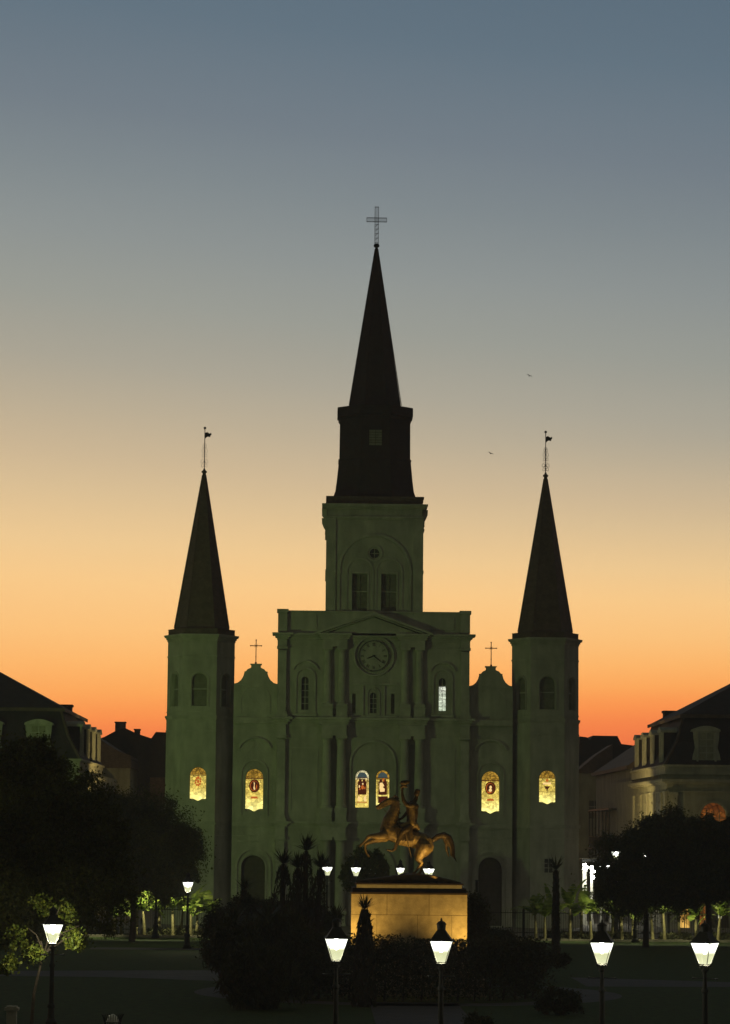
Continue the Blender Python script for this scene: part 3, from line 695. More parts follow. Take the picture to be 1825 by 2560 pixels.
# --- central spire on its slate clad drum
sp = empty('central_spire', (0, 3.78, 0), None, None); sp.parent = cat; sp.scale = (1.0184,)*3; sp.location.z = -.1224
k8 = 1/math.cos(PI/8)
t = MB(); t.lathe(0, 0, [(3.02*k8, 30.9), (3.02*k8, 31.2), (2.88*k8, 31.6), (2.78*k8, 32.4), (2.64*k8, 33.85), (2.68*k8, 33.88), (2.68*k8, 33.98), (2.6*k8, 34.0), (2.58*k8, 37.3)], 8, PI/8)
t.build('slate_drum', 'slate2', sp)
t = MB(); t.lathe(0, 0, [(2.62*k8, 36.9), (2.7*k8, 37.05), (2.64*k8, 37.19)], 8, PI/8); t.lathe(0, 0, [(2.78*k8, 37.20), (2.78*k8, 37.80), (2.74*k8, 37.84)], 8, PI/8)
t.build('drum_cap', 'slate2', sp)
t = MB(); t.lathe(0, 0, [(1.95*k8, 37.82), (1.9*k8, 37.95), (.12, 49.95), (.10, 50.1)], 8, PI/8)
for k in range(8):
    a = PI/8+k*PI/4; t.tube([(1.93*k8*math.cos(a), 1.93*k8*math.sin(a), 38.05), (.12*math.cos(a), .12*math.sin(a), 49.95)], .03, 5)
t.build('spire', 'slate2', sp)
fS = frame_map((0, -2.6, 0), (1, 0, 0), (0, 1, 0))
b = MB(); band(b, [(.56, 34.8), (.56, 36.08), (-.56, 36.08), (-.56, 34.8)], [(.46, 34.8), (.46, 35.98), (-.46, 35.98), (-.46, 34.8)], fS, -.06, .02, 1)
plate(b, rect_pts(-.46, .46, 34.85, 35.98), fS, -.01, .02, 0); bars(b, -.46, .46, 34.85, 35.98, 2, 6, fS, -.03, -.012, .025, 1)
b.build('hatch_window', ['shutter', 'slate2'], sp)
t = MB(); t.lathe(0, 0, [(.08, 50.05), (.2, 50.12), (.22, 50.2), (.2, 50.3), (.1, 50.36)], 12); t.build('finial_ball', 'iron', sp)
# the cross: sheets of perforated metal in a thin frame, the sky shows through
cm = bpy.data.materials.new('perforated_metal'); cm.use_nodes = True; n = cm.node_tree.nodes; l = cm.node_tree.links
n['Principled BSDF'].inputs['Base Color'].default_value = (.05, .055, .06, 1)
tr = n.new('ShaderNodeBsdfTransparent'); mx = n.new('ShaderNodeMixShader'); mx.inputs[0].default_value = .30; l.new(tr.outputs[0], mx.inputs[1]); l.new(n['Principled BSDF'].outputs[0], mx.inputs[2]); l.new(mx.outputs[0], n['Material Output'].inputs[0])
M['perf'] = cm
t = MB()
fr = .028
def frm(x0, x1, z0, z1, d):
    t.box(x0, x0+fr, -d, d, z0, z1, 1); t.box(x1-fr, x1, -d, d, z0, z1, 1); t.box(x0+fr, x1-fr, -d, d, z0, z0+fr, 1); t.box(x0+fr, x1-fr, -d, d, z1-fr, z1, 1)
t.add([(-.13, 0, 50.36), (.13, 0, 50.36), (.13, 0, 53.15), (-.13, 0, 53.15)], [(0, 1, 2, 3)], 0)
t.add([(-.74, .012, 52.03), (.74, .012, 52.03), (.74, .012, 52.32), (-.74, .012, 52.32)], [(0, 1, 2, 3)], 0)
frm(-.155, .155, 50.35, 53.17, .05); frm(-.76, .76, 52.01, 52.34, .055)
for k in range(9):
    z = 50.45+k*.17; t.tube([(-.13, 0, z), (.13, 0, z+.17*(1 if k % 2 else -.2)+.05)], .018, 4, 1)
t.build('spire_cross', ['perf', 'iron'], sp)

# ------------------------------------------------------------------ the two mansard-roofed halls
def hall(s, label):
    b0 = empty('hall', (AX, CY, 0), label, 'building')
    X0 = 21.5; X1 = 54.0; D = 22.0
    def sx(p): return [(s*x, z) for x, z in p]
    fr_ = frame_map((0, 0, 0), (s, 0, 0), (0, 1, 0))
    wall = MB(); ups = []; low = []
    c = X0+3.4
    while c < X1-2: ups.append(c); c += 3.6
    hl = [arch_pts(c, .95, 6.4, 9.15, 10) for c in ups]+[arch_pts(c, 1.15, .1, 4.3, 10) for c in ups]+[rect_pts(X0+.95, X0+1.65, .1, 2.25)]
    panel(wall, rect_pts(X0, X1, 0, 11.2), hl, fr_, depth=.6)
    x0, x1 = sorted((s*(X0+.02), s*X1)); wall.box(x0, x1, .9, D+18, 0, 11.15)
    # side wall along the alley, its windows sunk in
    fs = frame_map((s*X0, 0, 0), (0, 1, 0), (s, 0, 0))
    sw = [c for c in (5.2, 9.6, 14.0, 18.4)]
    panel(wall, rect_pts(0, D, 0, 11.2), [rect_pts(c-.55, c+.55, 6.3, 9.1) for c in sw]+[rect_pts(c-.55, c+.55, 1.2, 4.1) for c in sw], fs, depth=.35)
    x0, x1 = sorted((s*(X0+.4), s*(X0+.6))); wall.box(x0, x1, .02, D, 0, 11.1)
    wall.build('wall', 'cabwall', b0)
    # entablatures and pilasters
    t = MB()
    for z0, z1, e in ((5.0, 5.25, .12), (5.25, 5.5, .28), (9.9, 10.0, .08), (10.5, 10.65, .2), (10.65, 10.85, .42), (11.2, 11.75, .16), (11.75, 11.9, .3)):
        x0, x1 = sorted((s*(X0-e), s*X1)); t.box(x0, x1, -e, -.002, z0, z1)
        x0, x1 = sorted((s*(X0-e), s*(X0-.002))); t.box(x0, x1, 0, D+.0, z0, z1)
    x0, x1 = sorted((s*X0, s*X1)); t.box(x0, x1, 0, D, 11.2, 11.85)
    for c in [X0+.45]+[u+1.8 for u in ups]:
        for z0, z1 in ((.0, 5.0), (5.5, 9.9)):
            x0, x1 = sorted((s*(c-.3), s*(c+.3))); t.box(x0, x1, -.16, -.002, z0, z1); t.box(x0-.05, x1+.05, -.2, -.002, z1-.25, z1)
    for y in (.45, 3.0, 7.4, 11.8, 16.2, 21.3):
        for z0, z1 in ((.0, 5.0), (5.5, 9.9)):
            x0, x1 = sorted((s*(X0-.14), s*(X0-.002))); t.box(x0, x1, y-.3, y+.3, z0, z1); t.box(min(x0, x1)-.03, max(x0, x1)+.03, y-.35, y+.35, z1-.25, z1)
    t.build('cornice', 'cabtrim', b0)
    for c in sw:
        for z0, z1 in ((6.3, 9.1), (1.2, 4.1)):
            w_ = MB(); plate(w_, rect_pts(c-.55, c+.55, z0, z1), fs, .2, .25, 1); bars(w_, c-.55, c+.55, z0, z1, 2, 4, fs, .15, .2, .05)
            plate(w_, rect_pts(c-.62, c+.62, z1, z1+.15), fs, -.08, .0, 0); w_.build('window', ['cabtrim', 'darkglass'], b0)
    w_ = MB(); plate(w_, rect_pts(X0+.95, X0+1.65, .1, 2.25), fr_, .3, .34, 1); plate(w_, rect_pts(X0+1.28, X0+1.32, .1, 2.25), fr_, .27, .298, 0); w_.build('corner_door', ['cabtrim', 'yellowlit' if s > 0 else 'door'], b0)
    for i, c in enumerate(ups):
        w_ = MB(); lit = 'darkglass'
        if s > 0 and i == 0: lit = 'orangelit'
        plate(w_, arch_pts(c, .95, 6.4, 9.15, 10), fr_, .42, .46, 1); bars(w_, c-.95, c+.95, 6.4, 8.6, 4, 4, fr_, .36, .41, .05)
        band(w_, arc(c, 8.2, 1.1, 0, 180, 12), arc(c, 8.2, .97, 0, 180, 12), fr_, -.07, -.001); w_.build('arched_window', ['cabtrim', lit], b0)
        a_ = MB(); lit = 'door'
        if s > 0 and i in (0, 1): lit = 'orangelit'
        if s > 0 and i == 0:
            plate(a_, arch_pts(c, 1.15, .1, 4.3, 10), fr_, .52, .56, 2); plate(a_, rect_pts(c-1.0, c-.35, .15, 2.1), fr_, .44, .5, 1); plate(a_, rect_pts(c+.2, c+.6, .8, 2.0), fr_, .44, .5, 3)
            for k in range(3): plate(a_, rect_pts(c-1.0+.22*k-.02, c-1.0+.22*k+.02, .15, 2.1), fr_, .40, .438, 0)
        else: plate(a_, arch_pts(c, 1.15, .1, 4.3, 10), fr_, .5, .56, 2); plate(a_, rect_pts(c-.5, c+.35, .15, 2.3), fr_, .44, .5, 1)
        a_.build('arcade_door', ['cabtrim', lit, 'door', 'whitelit'], b0)
    # mansard: steep skirt, low hipped roof above it
    e = .25; i1 = 1.42; zt = 15.5; zb = 11.9
    q = [(X0-e+.1, -e+.1), (X1, -e+.1), (X1, D+e), (X0-e+.1, D+e)]; p = [(X0+i1, i1), (X1-i1, i1), (X1-i1, D-i1+1.0), (X0+i1, D-i1+1.0)]
    mid = [tuple(a*.45+b_*.55 for a, b_ in zip(u_, v_)) for u_, v_ in zip(q, p)]
    mid = [(a*.85+b_*.15, c*.85+d*.15) for (a, c), (b_, d) in zip(mid, p)]
    rings = [[(s*x, y, zb) for x, y in q], [(s*x, y, (zb+zt)/2-.1) for x, y in mid], [(s*x, y, zt) for x, y in p]]
    m = MB(); v = [a for r_ in rings for a in r_]; fs_ = []
    for j in range(2):
        for k in range(4): fs_.append((j*4+k, j*4+(k+1) % 4, j*4+4+(k+1) % 4, j*4+4+k))
    m.add(v, fs_)
    hd = (D-i1+1.0-i1)/2; zr = zt+hd*.56
    tp = [(s*(x), y, zt+.12) for x, y in ((X0+i1-.25, i1-.25), (X1-i1, i1-.25), (X1-i1, D-i1+1.25), (X0+i1-.25, D-i1+1.25))]+[(s*(X0+i1+hd), i1+hd, zr), (s*(X1-i1-hd), i1+hd, zr)]
    m.add(tp, [(0, 1, 5, 4), (1, 2, 5), (2, 3, 4, 5), (3, 0, 4), (0, 3, 2, 1)])
    m.build('mansard_roof', 'mansard', b0)
    t = MB()          # curb and corner roll
    x0, x1 = sorted((s*(X0+i1-.3), s*(X1-i1))); t.box(x0, x1, i1-.3, i1-.252, zt-.12, zt+.14)
    x0, x1 = sorted((s*(X0+i1-.3), s*(X0+i1-.252))); t.box(x0, x1, i1-.25, D-i1+1.2, zt-.12, zt+.14)
    t.tube([rings[0][0], rings[1][0], rings[2][0]], .11, 6)
    # board behind the dormer tops along the alley side
    t.build('roof_curb', 'slate', b0)
    # dormers
    def dormer(f, name='dormer'):
        d = MB(); hw = .95; z0, z1 = 12.05, 14.35
        outl = [(-hw-.12, z0), (-hw-.05, z0+.5), (-hw+.12, z0+1.1), (-hw+.02, z0+1.75), (-hw-.02, z1), (hw+.02, z1), (hw-.02, z0+1.75), (hw-.12, z0+1.1), (hw+.05, z0+.5), (hw+.12, z0)]
        plate(d, outl, f, -.0, .1, 0)
        hd_ = [(-hw-.1, z1)]+[(x_, z1+.13+.28*math.cos(x_/hw*PI/2.2)) for x_ in np.linspace(-hw-.05, hw+.05, 9)]+[(hw+.1, z1)]
        plate(d, hd_, f, -.14, 2.2, 0)
        plate(d, rect_pts(-hw+.15, hw-.15, z0, z1), f, .1, 2.0, 2)
        plate(d, rect_pts(-.5, .5, z0+.25, z1-.1), f, -.02, .0, 1); bars(d, -.5, .5, z0+.25, z1-.1, 2, 4, f, -.05, -.02, .06, 0)
        for sg in (-1, 1): plate(d, rect_pts(sg*.66-.07, sg*.66+.07, z0+.1, z1-.05), f, -.06, .0, 0)
        return d.build(name, ['dormer', 'shutter', 'mansard'], b0)
    for c in [X0+2.9+3.6*k for k in range(8)]: dormer(frame_map((s*c, .05, 0), (1, 0, 0), (0, 1, 0)))
    for y in (3.6, 9.2, 14.6, 19.8): dormer(frame_map((s*(X0+.0), y, 0), (0, 1, 0), (s, 0, 0)))
    for cx, cy, zz in ((X0+2.4, D-1.0, 16.6), (X0+14, 10, 23.5)):
        x0, x1 = sorted((s*cx, s*(cx+1.1))); MB().box(x0, x1, cy, cy+1.1, 14.5, zz).box(x0-.08, x1+.08, cy-.08, cy+1.18, zz, zz+.18).build('chimney', 'brick', b0)
    return b0
hall(-1, 'grey stucco hall with dormered mansard roof, left of the cathedral behind the big tree')
hall(1, 'stucco hall with dormered mansard roof and orange-lit arched window, right of the cathedral')

# ------------------------------------------------------------------ houses farther back
def house(name, pts_px, Y, depth, m_wall, m_roof, label, base_top=None, chim=(), wallz=None, win=True):
    """gabled house behind: silhouette corners measured at the distance Y, then given real depth"""
    xz = [at(u, v, Y) for u, v in pts_px]
    x0 = min(p[0] for p in xz); x1 = max(p[0] for p in xz); h = empty(name, ((x0+x1)/2, Y, 0), label, 'house')
    cx = (x0+x1)/2; wz = wallz if wallz else min(p[1] for p in xz)-.1
    b = MB(); b.box(x0-cx, x1-cx, 0, depth, 0, wz); b.build('wall', m_wall, h)
    pr_ = [(p[0]-cx, p[1]) for p in xz]
    MB().prism([(x0-cx-.1, wz+.003)]+pr_+[(x1-cx+.1, wz+.003)], -.2, depth+.2).build('roof', m_roof, h)
    for (u0, u1, v0) in chim:
        a = at(u0, v0, Y+.5); b_ = at(u1, v0, Y+.5)
        MB().box(a[0]-cx, b_[0]-cx, .5, 1.6, wz, a[1]-.12).box(a[0]-cx-.06, b_[0]-cx+.06, .44, 1.66, a[1]-.12, a[1]).build('chimney', 'brick', h)
    if win:
        n_ = max(1, int((x1-x0)/2.6))
        for i in range(n_):
            c = -(x1-x0)/2+(i+.5)*(x1-x0)/n_
            for z_ in (wz*.30, wz*.66):
                w_ = MB(); plate(w_, rect_pts(c-.5, c+.5, z_, z_+1.7), FRONT, -.03, -.004, 1); bars(w_, c-.5, c+.5, z_, z_+1.7, 2, 3, FRONT, -.06, -.031, .06)
                plate(w_, rect_pts(c-.6, c+.6, z_-.12, z_), FRONT, -.12, -.004, 0); w_.build('window', ['cabtrim', 'darkglass'], h)
    return h
# left: along the alley behind the hall
house('brick_house', [(240, 1850), (262, 1842), (288, 1828), (313, 1820), (345, 1835), (385, 1848)], 262, 14, 'brick', 'slate2',
      'dark gabled house with two chimneys on the skyline left of the cathedral', chim=((288, 313, 1804), (336, 349, 1822)), wallz=10.2)
house('stucco_house', [(243, 1842), (268, 1860), (298, 1878), (326, 1889)], 247, 10, 'cabwall', 'slate', 'pale stucco lean-to wing behind the left hall, topped by a sloping gable end', wallz=12.2)
house('alley_house', [(377, 1848), (390, 1830), (440, 1832)], 252, 12, 'brick', 'slate2', 'narrow dark house wedged against the cathedral\'s left tower', wallz=11.5)
hb = empty('alley_wing', (-17.6, 227.5, 0), 'low cream wing with heavy cornice in the alley left of the cathedral', 'building')
MB().box(-6, .2, 0, 12, 0, 9.2).build('wall', 'cabwall', hb)
MB().box(-6, .5, -.15, 12.2, 9.2, 9.55).box(-6, .75, -.3, 12.3, 9.55, 9.9).box(-6, .35, -.08, 12.1, 7.9, 8.05).build('cornice', 'cabtrim', hb)
w_ = MB(); fw = frame_map((.2, 0, 0), (0, 1, 0), (-1, 0, 0))
for c in (2.5, 6, 9.5): plate(w_, rect_pts(c-.55, c+.55, 4.5, 7.2), fw, -.03, -.004, 1); bars(w_, c-.55, c+.55, 4.5, 7.2, 2, 3, fw, -.06, -.031, .07); 
w_.build('window', ['cabtrim', 'darkglass'], hb)
# right
house('long_house', [(1449, 1841), (1466, 1843), (1474, 1850), (1482, 1839), (1543, 1840), (1553, 1860), (1585, 1864)], 290, 12, 'brick', 'slate2',
      'dark flat-topped house on the skyline between cathedral and right-hand hall', wallz=13.5)
house('lean_to_house', [(1440, 1930), (1490, 1888), (1531, 1861), (1531, 1905)], 268, 5, 'cabwall', 'slate', 'house with a long sloping slate roof just right of the cathedral', wallz=12.6)
hb = empty('balcony_house', (26.2, 232, 0), 'narrow stucco house with dark upper gallery in the alley right of the cathedral', 'building')
MB().box(-.4, 8, 0, 30, 0, 12.2).build('wall', 'cabwall', hb)
MB().box(-.8, 8.1, -.05, 30.2, 12.2, 12.5).prism([(-.7, 12.5), (8, 12.5), (8, 16.2), (5, 16.4)], -.02, 30).build('roof', 'slate', hb)
g = MB(); g.box(-1.5, -.402, 8, 26, 5.5, 5.65); g.box(-1.5, -.402, 8, 26, 8.9, 9.05)
for k in range(7): y = 8.1+k*2.95; g.box(-1.48, -1.36, y, y+.12, .2, 5.5); g.box(-1.48, -1.36, y, y+.12, 5.65, 8.9)
for k in range(90): y = 8.1+k*.199; g.box(-1.45, -1.43, y, y+.025, 5.65, 6.6)
g.box(-1.47, -1.41, 8, 26, 6.6, 6.66); g.build('gallery', 'iron', hb)
w_ = MB(); fw = frame_map((-.4, 0, 0), (0, 1, 0), (1, 0, 0))
for k in range(6):
    c = 2.5+k*4.2
    for z0 in (1, 5.9): plate(w_, rect_pts(c-.6, c+.6, z0, z0+2.6), fw, -.03, -.004, 1); bars(w_, c-.6, c+.6, z0, z0+2.6, 2, 3, fw, -.06, -.031, .07)
w_.build('window', ['cabtrim', 'louvre'], hb)

# lit white porch at the foot of the alley, right of the cathedral
X_, _ = at(1461, 2200, 212)
pg = empty('white_porch', (X_, 212, 0), 'brightly lit white porch posts in the alley right of the cathedral', 'porch')
for k, (dx, dy, ww) in enumerate(((0, 0, .3), (.75, 2.2, .2), (1.7, 4.5, .16), (2.6, 6.5, .14))):
    b = MB(); b.box(dx-ww/2-.0, dx+ww/2, dy-ww/2, dy+ww/2, 0, 4.3); b.box(dx-ww*.7, dx+ww*.7, dy-ww*.7, dy+ww*.7, 4.1, 4.2); b.box(dx-ww*.7, dx+ww*.7, dy-ww*.7, dy+ww*.7, 0, .3); b.build('post', 'white', pg)
MB().box(-.2, 3.2, -.1, 7, 4.75, 4.95).build('beam', 'iron', pg)
for dx, dy, z in ((-.02, -.35, 4.5), (.14, -.3, 4.3), (.72, 1.7, 4.3), (.86, 1.8, 4.0), (.84, 1.9, 3.55), (1.62, 4.2, 4.35), (2.4, 6.1, 4.35)):
    MB().ball((dx, dy, z), .13 if dx < 1 else .08).build('globe_bulb', 'bulb', pg)
light('porch_glow', 'POINT', (-.1, -1.6, 3.3), 150, (1, .97, .8), pg, .15)
light('porch_glow', 'POINT', (.75, .9, 3.3), 70, (1, .97, .8), pg, .15)

# ------------------------------------------------------------------ street lamps
def make_lamp(label, H=3.9):
    """H = height of the lantern's top rim"""
    o = empty('street_lamp', (0, 0, 0), label, 'street lamp', 'glazed lantern lamps on iron posts')
    zb = H-.58
    p = MB(); p.box(-.24, .24, -.24, .24, 0, .12)
    p.lathe(0, 0, [(.21, .12), (.21, .2), (.16, .26), (.15, .7), (.18, .74), (.18, .8), (.11, .9), (.09, 1.2), (.115, 1.23), (.115, 1.3), (.075, 1.36), (.065, zb-.75), (.09, zb-.72), (.09, zb-.66), (.055, zb-.6), (.05, zb-.2), (.085, zb-.17), (.085, zb-.12), (.04, zb-.1), (.04, zb-.03)], 14)
    p.build('post', 'iron', o, smooth=False)
    c = MB(); c.tube([(-.34, 0, zb-.36), (.34, 0, zb-.36)], .017, 6)
    for sg in (-1, 1): c.ball((sg*.35, 0, zb-.36), .03)
    c.build('ladder_bar', 'iron', o)
    h0, h1 = .115, .285
    g = MB(); q0 = [(-h0, -h0, zb+.02), (h0, -h0, zb+.02), (h0, h0, zb+.02), (-h0, h0, zb+.02)]; q1 = [(-h1, -h1, H), (h1, -h1, H), (h1, h1, H), (-h1, h1, H)]
    g.add(q0+q1, [(0, 1, 5, 4), (1, 2, 6, 5), (2, 3, 7, 6), (3, 0, 4, 7)]); gl = g.build('lantern_glass', 'lglass', o)
    f = MB()
    for a, b in zip(q0, q1): f.tube([a, b], .011, 4)
    for r_, z in ((h0, zb+.01), (h1, H)):
        for sg in (-1, 1): f.box(-r_-.012, r_+.012, sg*r_-.012, sg*r_+.012, z-.012, z+.012); f.box(sg*r_-.012, sg*r_+.012, -r_+.013, r_-.013, z-.011, z+.011)
    f.box(-h0-.02, h0+.02, -h0-.02, h0+.02, zb-.05, zb-.012)
    for sg in (-1, 1): f.tube([(sg*.04, 0, zb-.2), (sg*.11, 0, zb-.12), (sg*.10, 0, zb-.03)], .012, 5)
    f.build('lantern_frame', 'iron', o)
    r = MB(); r.lathe(0, 0, [((h1+.03)*1.414, H+.013), (h1*1.3, H+.05), (.16, H+.27), (.12, H+.3)], 4, PI/4); r.lathe(0, 0, [(.11, H+.28), (.12, H+.42), (.14, H+.43), (.08, H+.5), (.03, H+.52), (.025, H+.56), (.01, H+.6)], 12)
    r.build('lantern_roof', 'iron', o)
    b = MB(); b.lathe(0, 0, [(.03, H-.3), (.10, H-.14), (.11, H-.07), (.05, H-.02)], 10); b.build('bulb', 'bulb', o)
    return o
LAMPS = [(132, 2333, 88, 3.78, 12, 'street lamp beneath leafy boughs at the lower left', 330), (841, 2373, 75, 3.9, 4, 'street lamp just left of the stone pedestal, nearest lamp to the dark shrub', 90),
         (1103, 2378, 75, 3.86, -6, 'street lamp in front of the right end of the stone pedestal', 90), (1505, 2382, 75, 3.86, -12, 'street lamp second from the right edge, below the banana bed', 90),
         (1762, 2384, 75, 3.87, -33, 'street lamp at the right edge, one lantern corner turned to the camera', 90), (470, 2215, 163, 3.8, 8, 'street lamp standing before the lit banana plants on the left', 350),
         (818, 2168, 190, 4.42, 20, 'small bright street lamp at the church front, leftmost of four in a row', 8), (890, 2170, 190, 4.4, 10, 'small bright street lamp at the church front, directly left of the horse\'s forelegs', 8),
         (1001, 2170, 190, 4.4, 0, 'small bright street lamp at the church front, under the horse\'s belly', 8), (1072, 2173, 190, 4.37, 30, 'small bright street lamp at the church front, just right of the horse\'s hind hoof', 8),
         (1540, 2133, 196, 5.6, 0, 'high street lamp half hidden by the right-hand tree, nearer the cathedral', 40), (1614, 2139, 196, 5.5, 15, 'high street lamp half hidden by the right-hand tree, nearer the hall', 60),
         (276, 2108, 214, 6.0, 0, 'street lamp glimpsed through the big tree in the left alley', 120),
         (1520, 2169, 222, 4.3, 0, 'low street lamp added deep in the right alley to light the pilastered wall', 200),  # added behind the tree for the glow on the alley wall
         (392, 2150, 178.6, 4.2, 0, 'street lamp added over the left banana bed to light its plants, its lantern hidden in the rounded tree', 4200), (1588, 2165, 178.6, 4.2, 0, 'street lamp added over the right banana bed to light its plants, its lantern hidden in the broad tree', 2800),  # both added within the tree crowns to brighten the banana plants
         (1775, 2165, 178.6, 4.2, 0, 'street lamp added over the far end of the right banana bed to light its plants', 2000)]  # one more lamp added to brighten the right bed
for (u, v, Y, H, rz, lab, pw) in LAMPS:
    x, z = at(u, v, Y)
    o = make_lamp(lab, H); o.location = (x, Y, 0); o.rotation_euler.z = R(rz)
    if Y == 178.6: light('lamp_light', 'SPOT', (0, 0, H-.42), pw, (1, .95, .55), o, .06, target=(0, 1.2, 0), spot=150, blend=.5)  # the added bed lamps beam down on the bananas
    else: light('lamp_light', 'POINT', (0, 0, H-.42), pw, (1, .93, .62), o, .06)

for (x_, y_, tg, e_, lab) in ((-11.6, 213.5, (-17.8, 223, 11), 4200, 'shaded alley floodlight washing the left hall\'s side wall'), (19.3, 213, (25.5, 221, 9.5), 3400, 'shaded alley floodlight washing the right hall\'s side wall'), (22.4, 203.5, (25.8, 206.5, 9), 300, 'added floodlight at the corner of the right hall')):
    fl = empty('flood_lamp', (x_, y_, 5.4), lab, 'floodlight', 'added alley floodlights')
    h_ = MB(); h_.lathe(0, 0, [(.07, 0), (.07, .02), (.03, .03), (.06, .06), (.10, .16)], 10); h_.tube([(0, 0, -5.4), (0, 0, 0)], .05, 8); h_.build('lamp_head', 'iron', fl)
    light('flood_beam', 'SPOT', (0, 0, .22), e_, (1, .74, .26), fl, .1, target=Vector(tg)-Vector((x_, y_, 5.4)), spot=120, blend=.8)  # lamps added out of sight to brighten the hall walls

# ------------------------------------------------------------------ pedestal and statue
PX = SX-.02; PY = 118.0
pd = empty('pedestal', (PX, PY, 0), 'floodlit pale stone pedestal under the bronze horseman', 'pedestal')
PD = 2.9
b = MB(); b.box(-2.42, 2.42, 0, PD, 1.0, 4.16)
b.build('stone_block', 'granite', pd)
j = MB()
j.box(-2.424, 2.424, -.004, .001, 3.30, 3.315)
for x in (-.93, .83): j.box(x-.008, x+.008, -.004, .001, 3.316, 4.158)
for x in (-1.35, .35, 1.78): j.box(x-.006, x+.006, -.004, .001, 2.2, 3.299)
j.build('stone_joint', 'joint', pd)
b = MB(); b.box(-3.2, 3.2, -.8, PD+.8, 0, .7); b.box(-2.8, 2.8, -.4, PD+.4, .7, 1.2); b.build('step', 'granite', pd)
b = MB(); b.box(-2.45, 2.45, -.08, PD+.08, 4.16, 4.24); b.box(-2.38, 2.38, .0, PD, 4.24, 4.42); b.build('dark_moulding', 'moulding', pd)
b = MB(); b.box(-2.2, 2.2, -.02, PD+.0, 4.42, 4.56); b.build('plinth_strip', 'concrete', pd)
b = MB(); b.box(-2.26, 2.26, -.07, PD+.05, 4.56, 4.62); b.build('plinth_cap', 'moulding', pd)

st = empty('equestrian_statue', (PX, PY+PD/2, 4.62), 'bronze rider lifting his hat on a rearing horse, on the lit pedestal', 'statue')
S = .00356*121/119
def q(x, y, dy=0.): return Vector(((x-770)*S, dy, (1548-y)*S))
def blob(name, chains, m, parent, vox=.03, extra=None):
    """tapered limbs of overlapping rounds, fused into one continuous skin"""
    bm = bmesh.new()
    for ch in chains:
        for (a, ra), (c, rc) in zip(ch[:-1], ch[1:]):
            n_ = max(2, int((c-a).length/(min(ra, rc)*.45)))
            for i in range(n_+1):
                t_ = i/n_; p_ = a.lerp(c, t_); r_ = ra+(rc-ra)*t_
                bmesh.ops.create_icosphere(bm, subdivisions=2, radius=r_, matrix=Matrix.Translation(p_))
    for (c, rx, ry, rz, rot) in (extra or []):
        bmesh.ops.create_icosphere(bm, subdivisions=3, radius=1, matrix=Matrix.Translation(c) @ Matrix.Rotation(rot, 4, 'Y') @ Matrix.Diagonal((rx, ry, rz, 1)))
    me = bpy.data.meshes.new(name); bm.to_mesh(me); bm.free()
    o = bpy.data.objects.new(name, me); COL.objects.link(o)
    rm = o.modifiers.new('r', 'REMESH'); rm.mode = 'VOXEL'; rm.voxel_size = vox
    sm = o.modifiers.new('s', 'SMOOTH'); sm.iterations = 3; sm.factor = .5
    dg = bpy.context.evaluated_depsgraph_get(); me2 = bpy.data.meshes.new_from_object(o.evaluated_get(dg)); o.modifiers.clear()
    me2.name = name; o.data = me2; me2.materials.clear(); me2.materials.append(M[m]); me2.polygons.foreach_set('use_smooth', [True]*len(me2.polygons))
    o.parent = parent
    return o
horse = blob('horse', [
    [(q(960, 1075), .36), (q(870, 1050), .38), (q(780, 1035), .38), (q(680, 1010), .39), (q(580, 965), .39), (q(525, 930), .36)],      # trunk, rump to chest
    [(q(930, 1060), .36), (q(965, 1120), .39), (q(940, 1165), .34)],                                                                 # rump
    [(q(525, 930), .36), (q(548, 840), .34), (q(585, 755), .28), (q(610, 680), .225), (q(612, 620), .18), (q(575, 592), .15)],        # neck
    [(q(575, 590), .14), (q(520, 600), .125), (q(470, 625), .10), (q(420, 655), .075), (q(398, 670), .07)],                            # head
    [(q(560, 610), .12), (q(500, 640), .10), (q(430, 685), .05), (q(405, 695), .04)],                                                 # jaw, open mouth
    [(q(590, 560, .06), .05), (q(598, 528, .07), .02)], [(q(590, 560, -.06), .05), (q(598, 528, -.07), .02)],                         # ears
    [(q(480, 1000, -.22), .22), (q(410, 1012, -.26), .155), (q(330, 1010, -.27), .095), (q(295, 1020, -.27), .09), (q(265, 1060, -.27), .065), (q(232, 1095, -.26), .055), (q(212, 1112, -.26), .07), (q(200, 1125, -.26), .06)],
    [(q(500, 1020, .22), .21), (q(400, 1050, .26), .14), (q(300, 1085, .26), .09), (q(262, 1105, .26), .08), (q(262, 1160, .26), .055), (q(275, 1205, .26), .045), (q(295, 1232, .26), .06), (q(308, 1248, .26), .05)],
    [(q(945, 1140, -.22), .33), (q(905, 1210, -.25), .24), (q(880, 1260, -.26), .16), (q(905, 1290, -.26), .095), (q(925, 1320, -.26), .075), (q(905, 1350, -.26), .06), (q(885, 1370, -.26), .065), (q(850, 1420, -.26), .055), (q(815, 1450, -.26), .07)],
    [(q(970, 1130, .24), .25), (q(900, 1180, .28), .18), (q(862, 1230, .28), .12), (q(895, 1300, .28), .09), (q(930, 1345, .28), .075), (q(925, 1400, .28), .06), (q(900, 1440, .28), .06), (q(875, 1455, .28), .07)],
], 'bronze', st, .028)
mane = blob('mane', [[(q(612, 540+k*32, -.02), .06), (q(650+8*(k % 3), 570+k*34, .05*(-1)**k), .035)] for k in range(9)], 'bronze_shade', horse, .022)
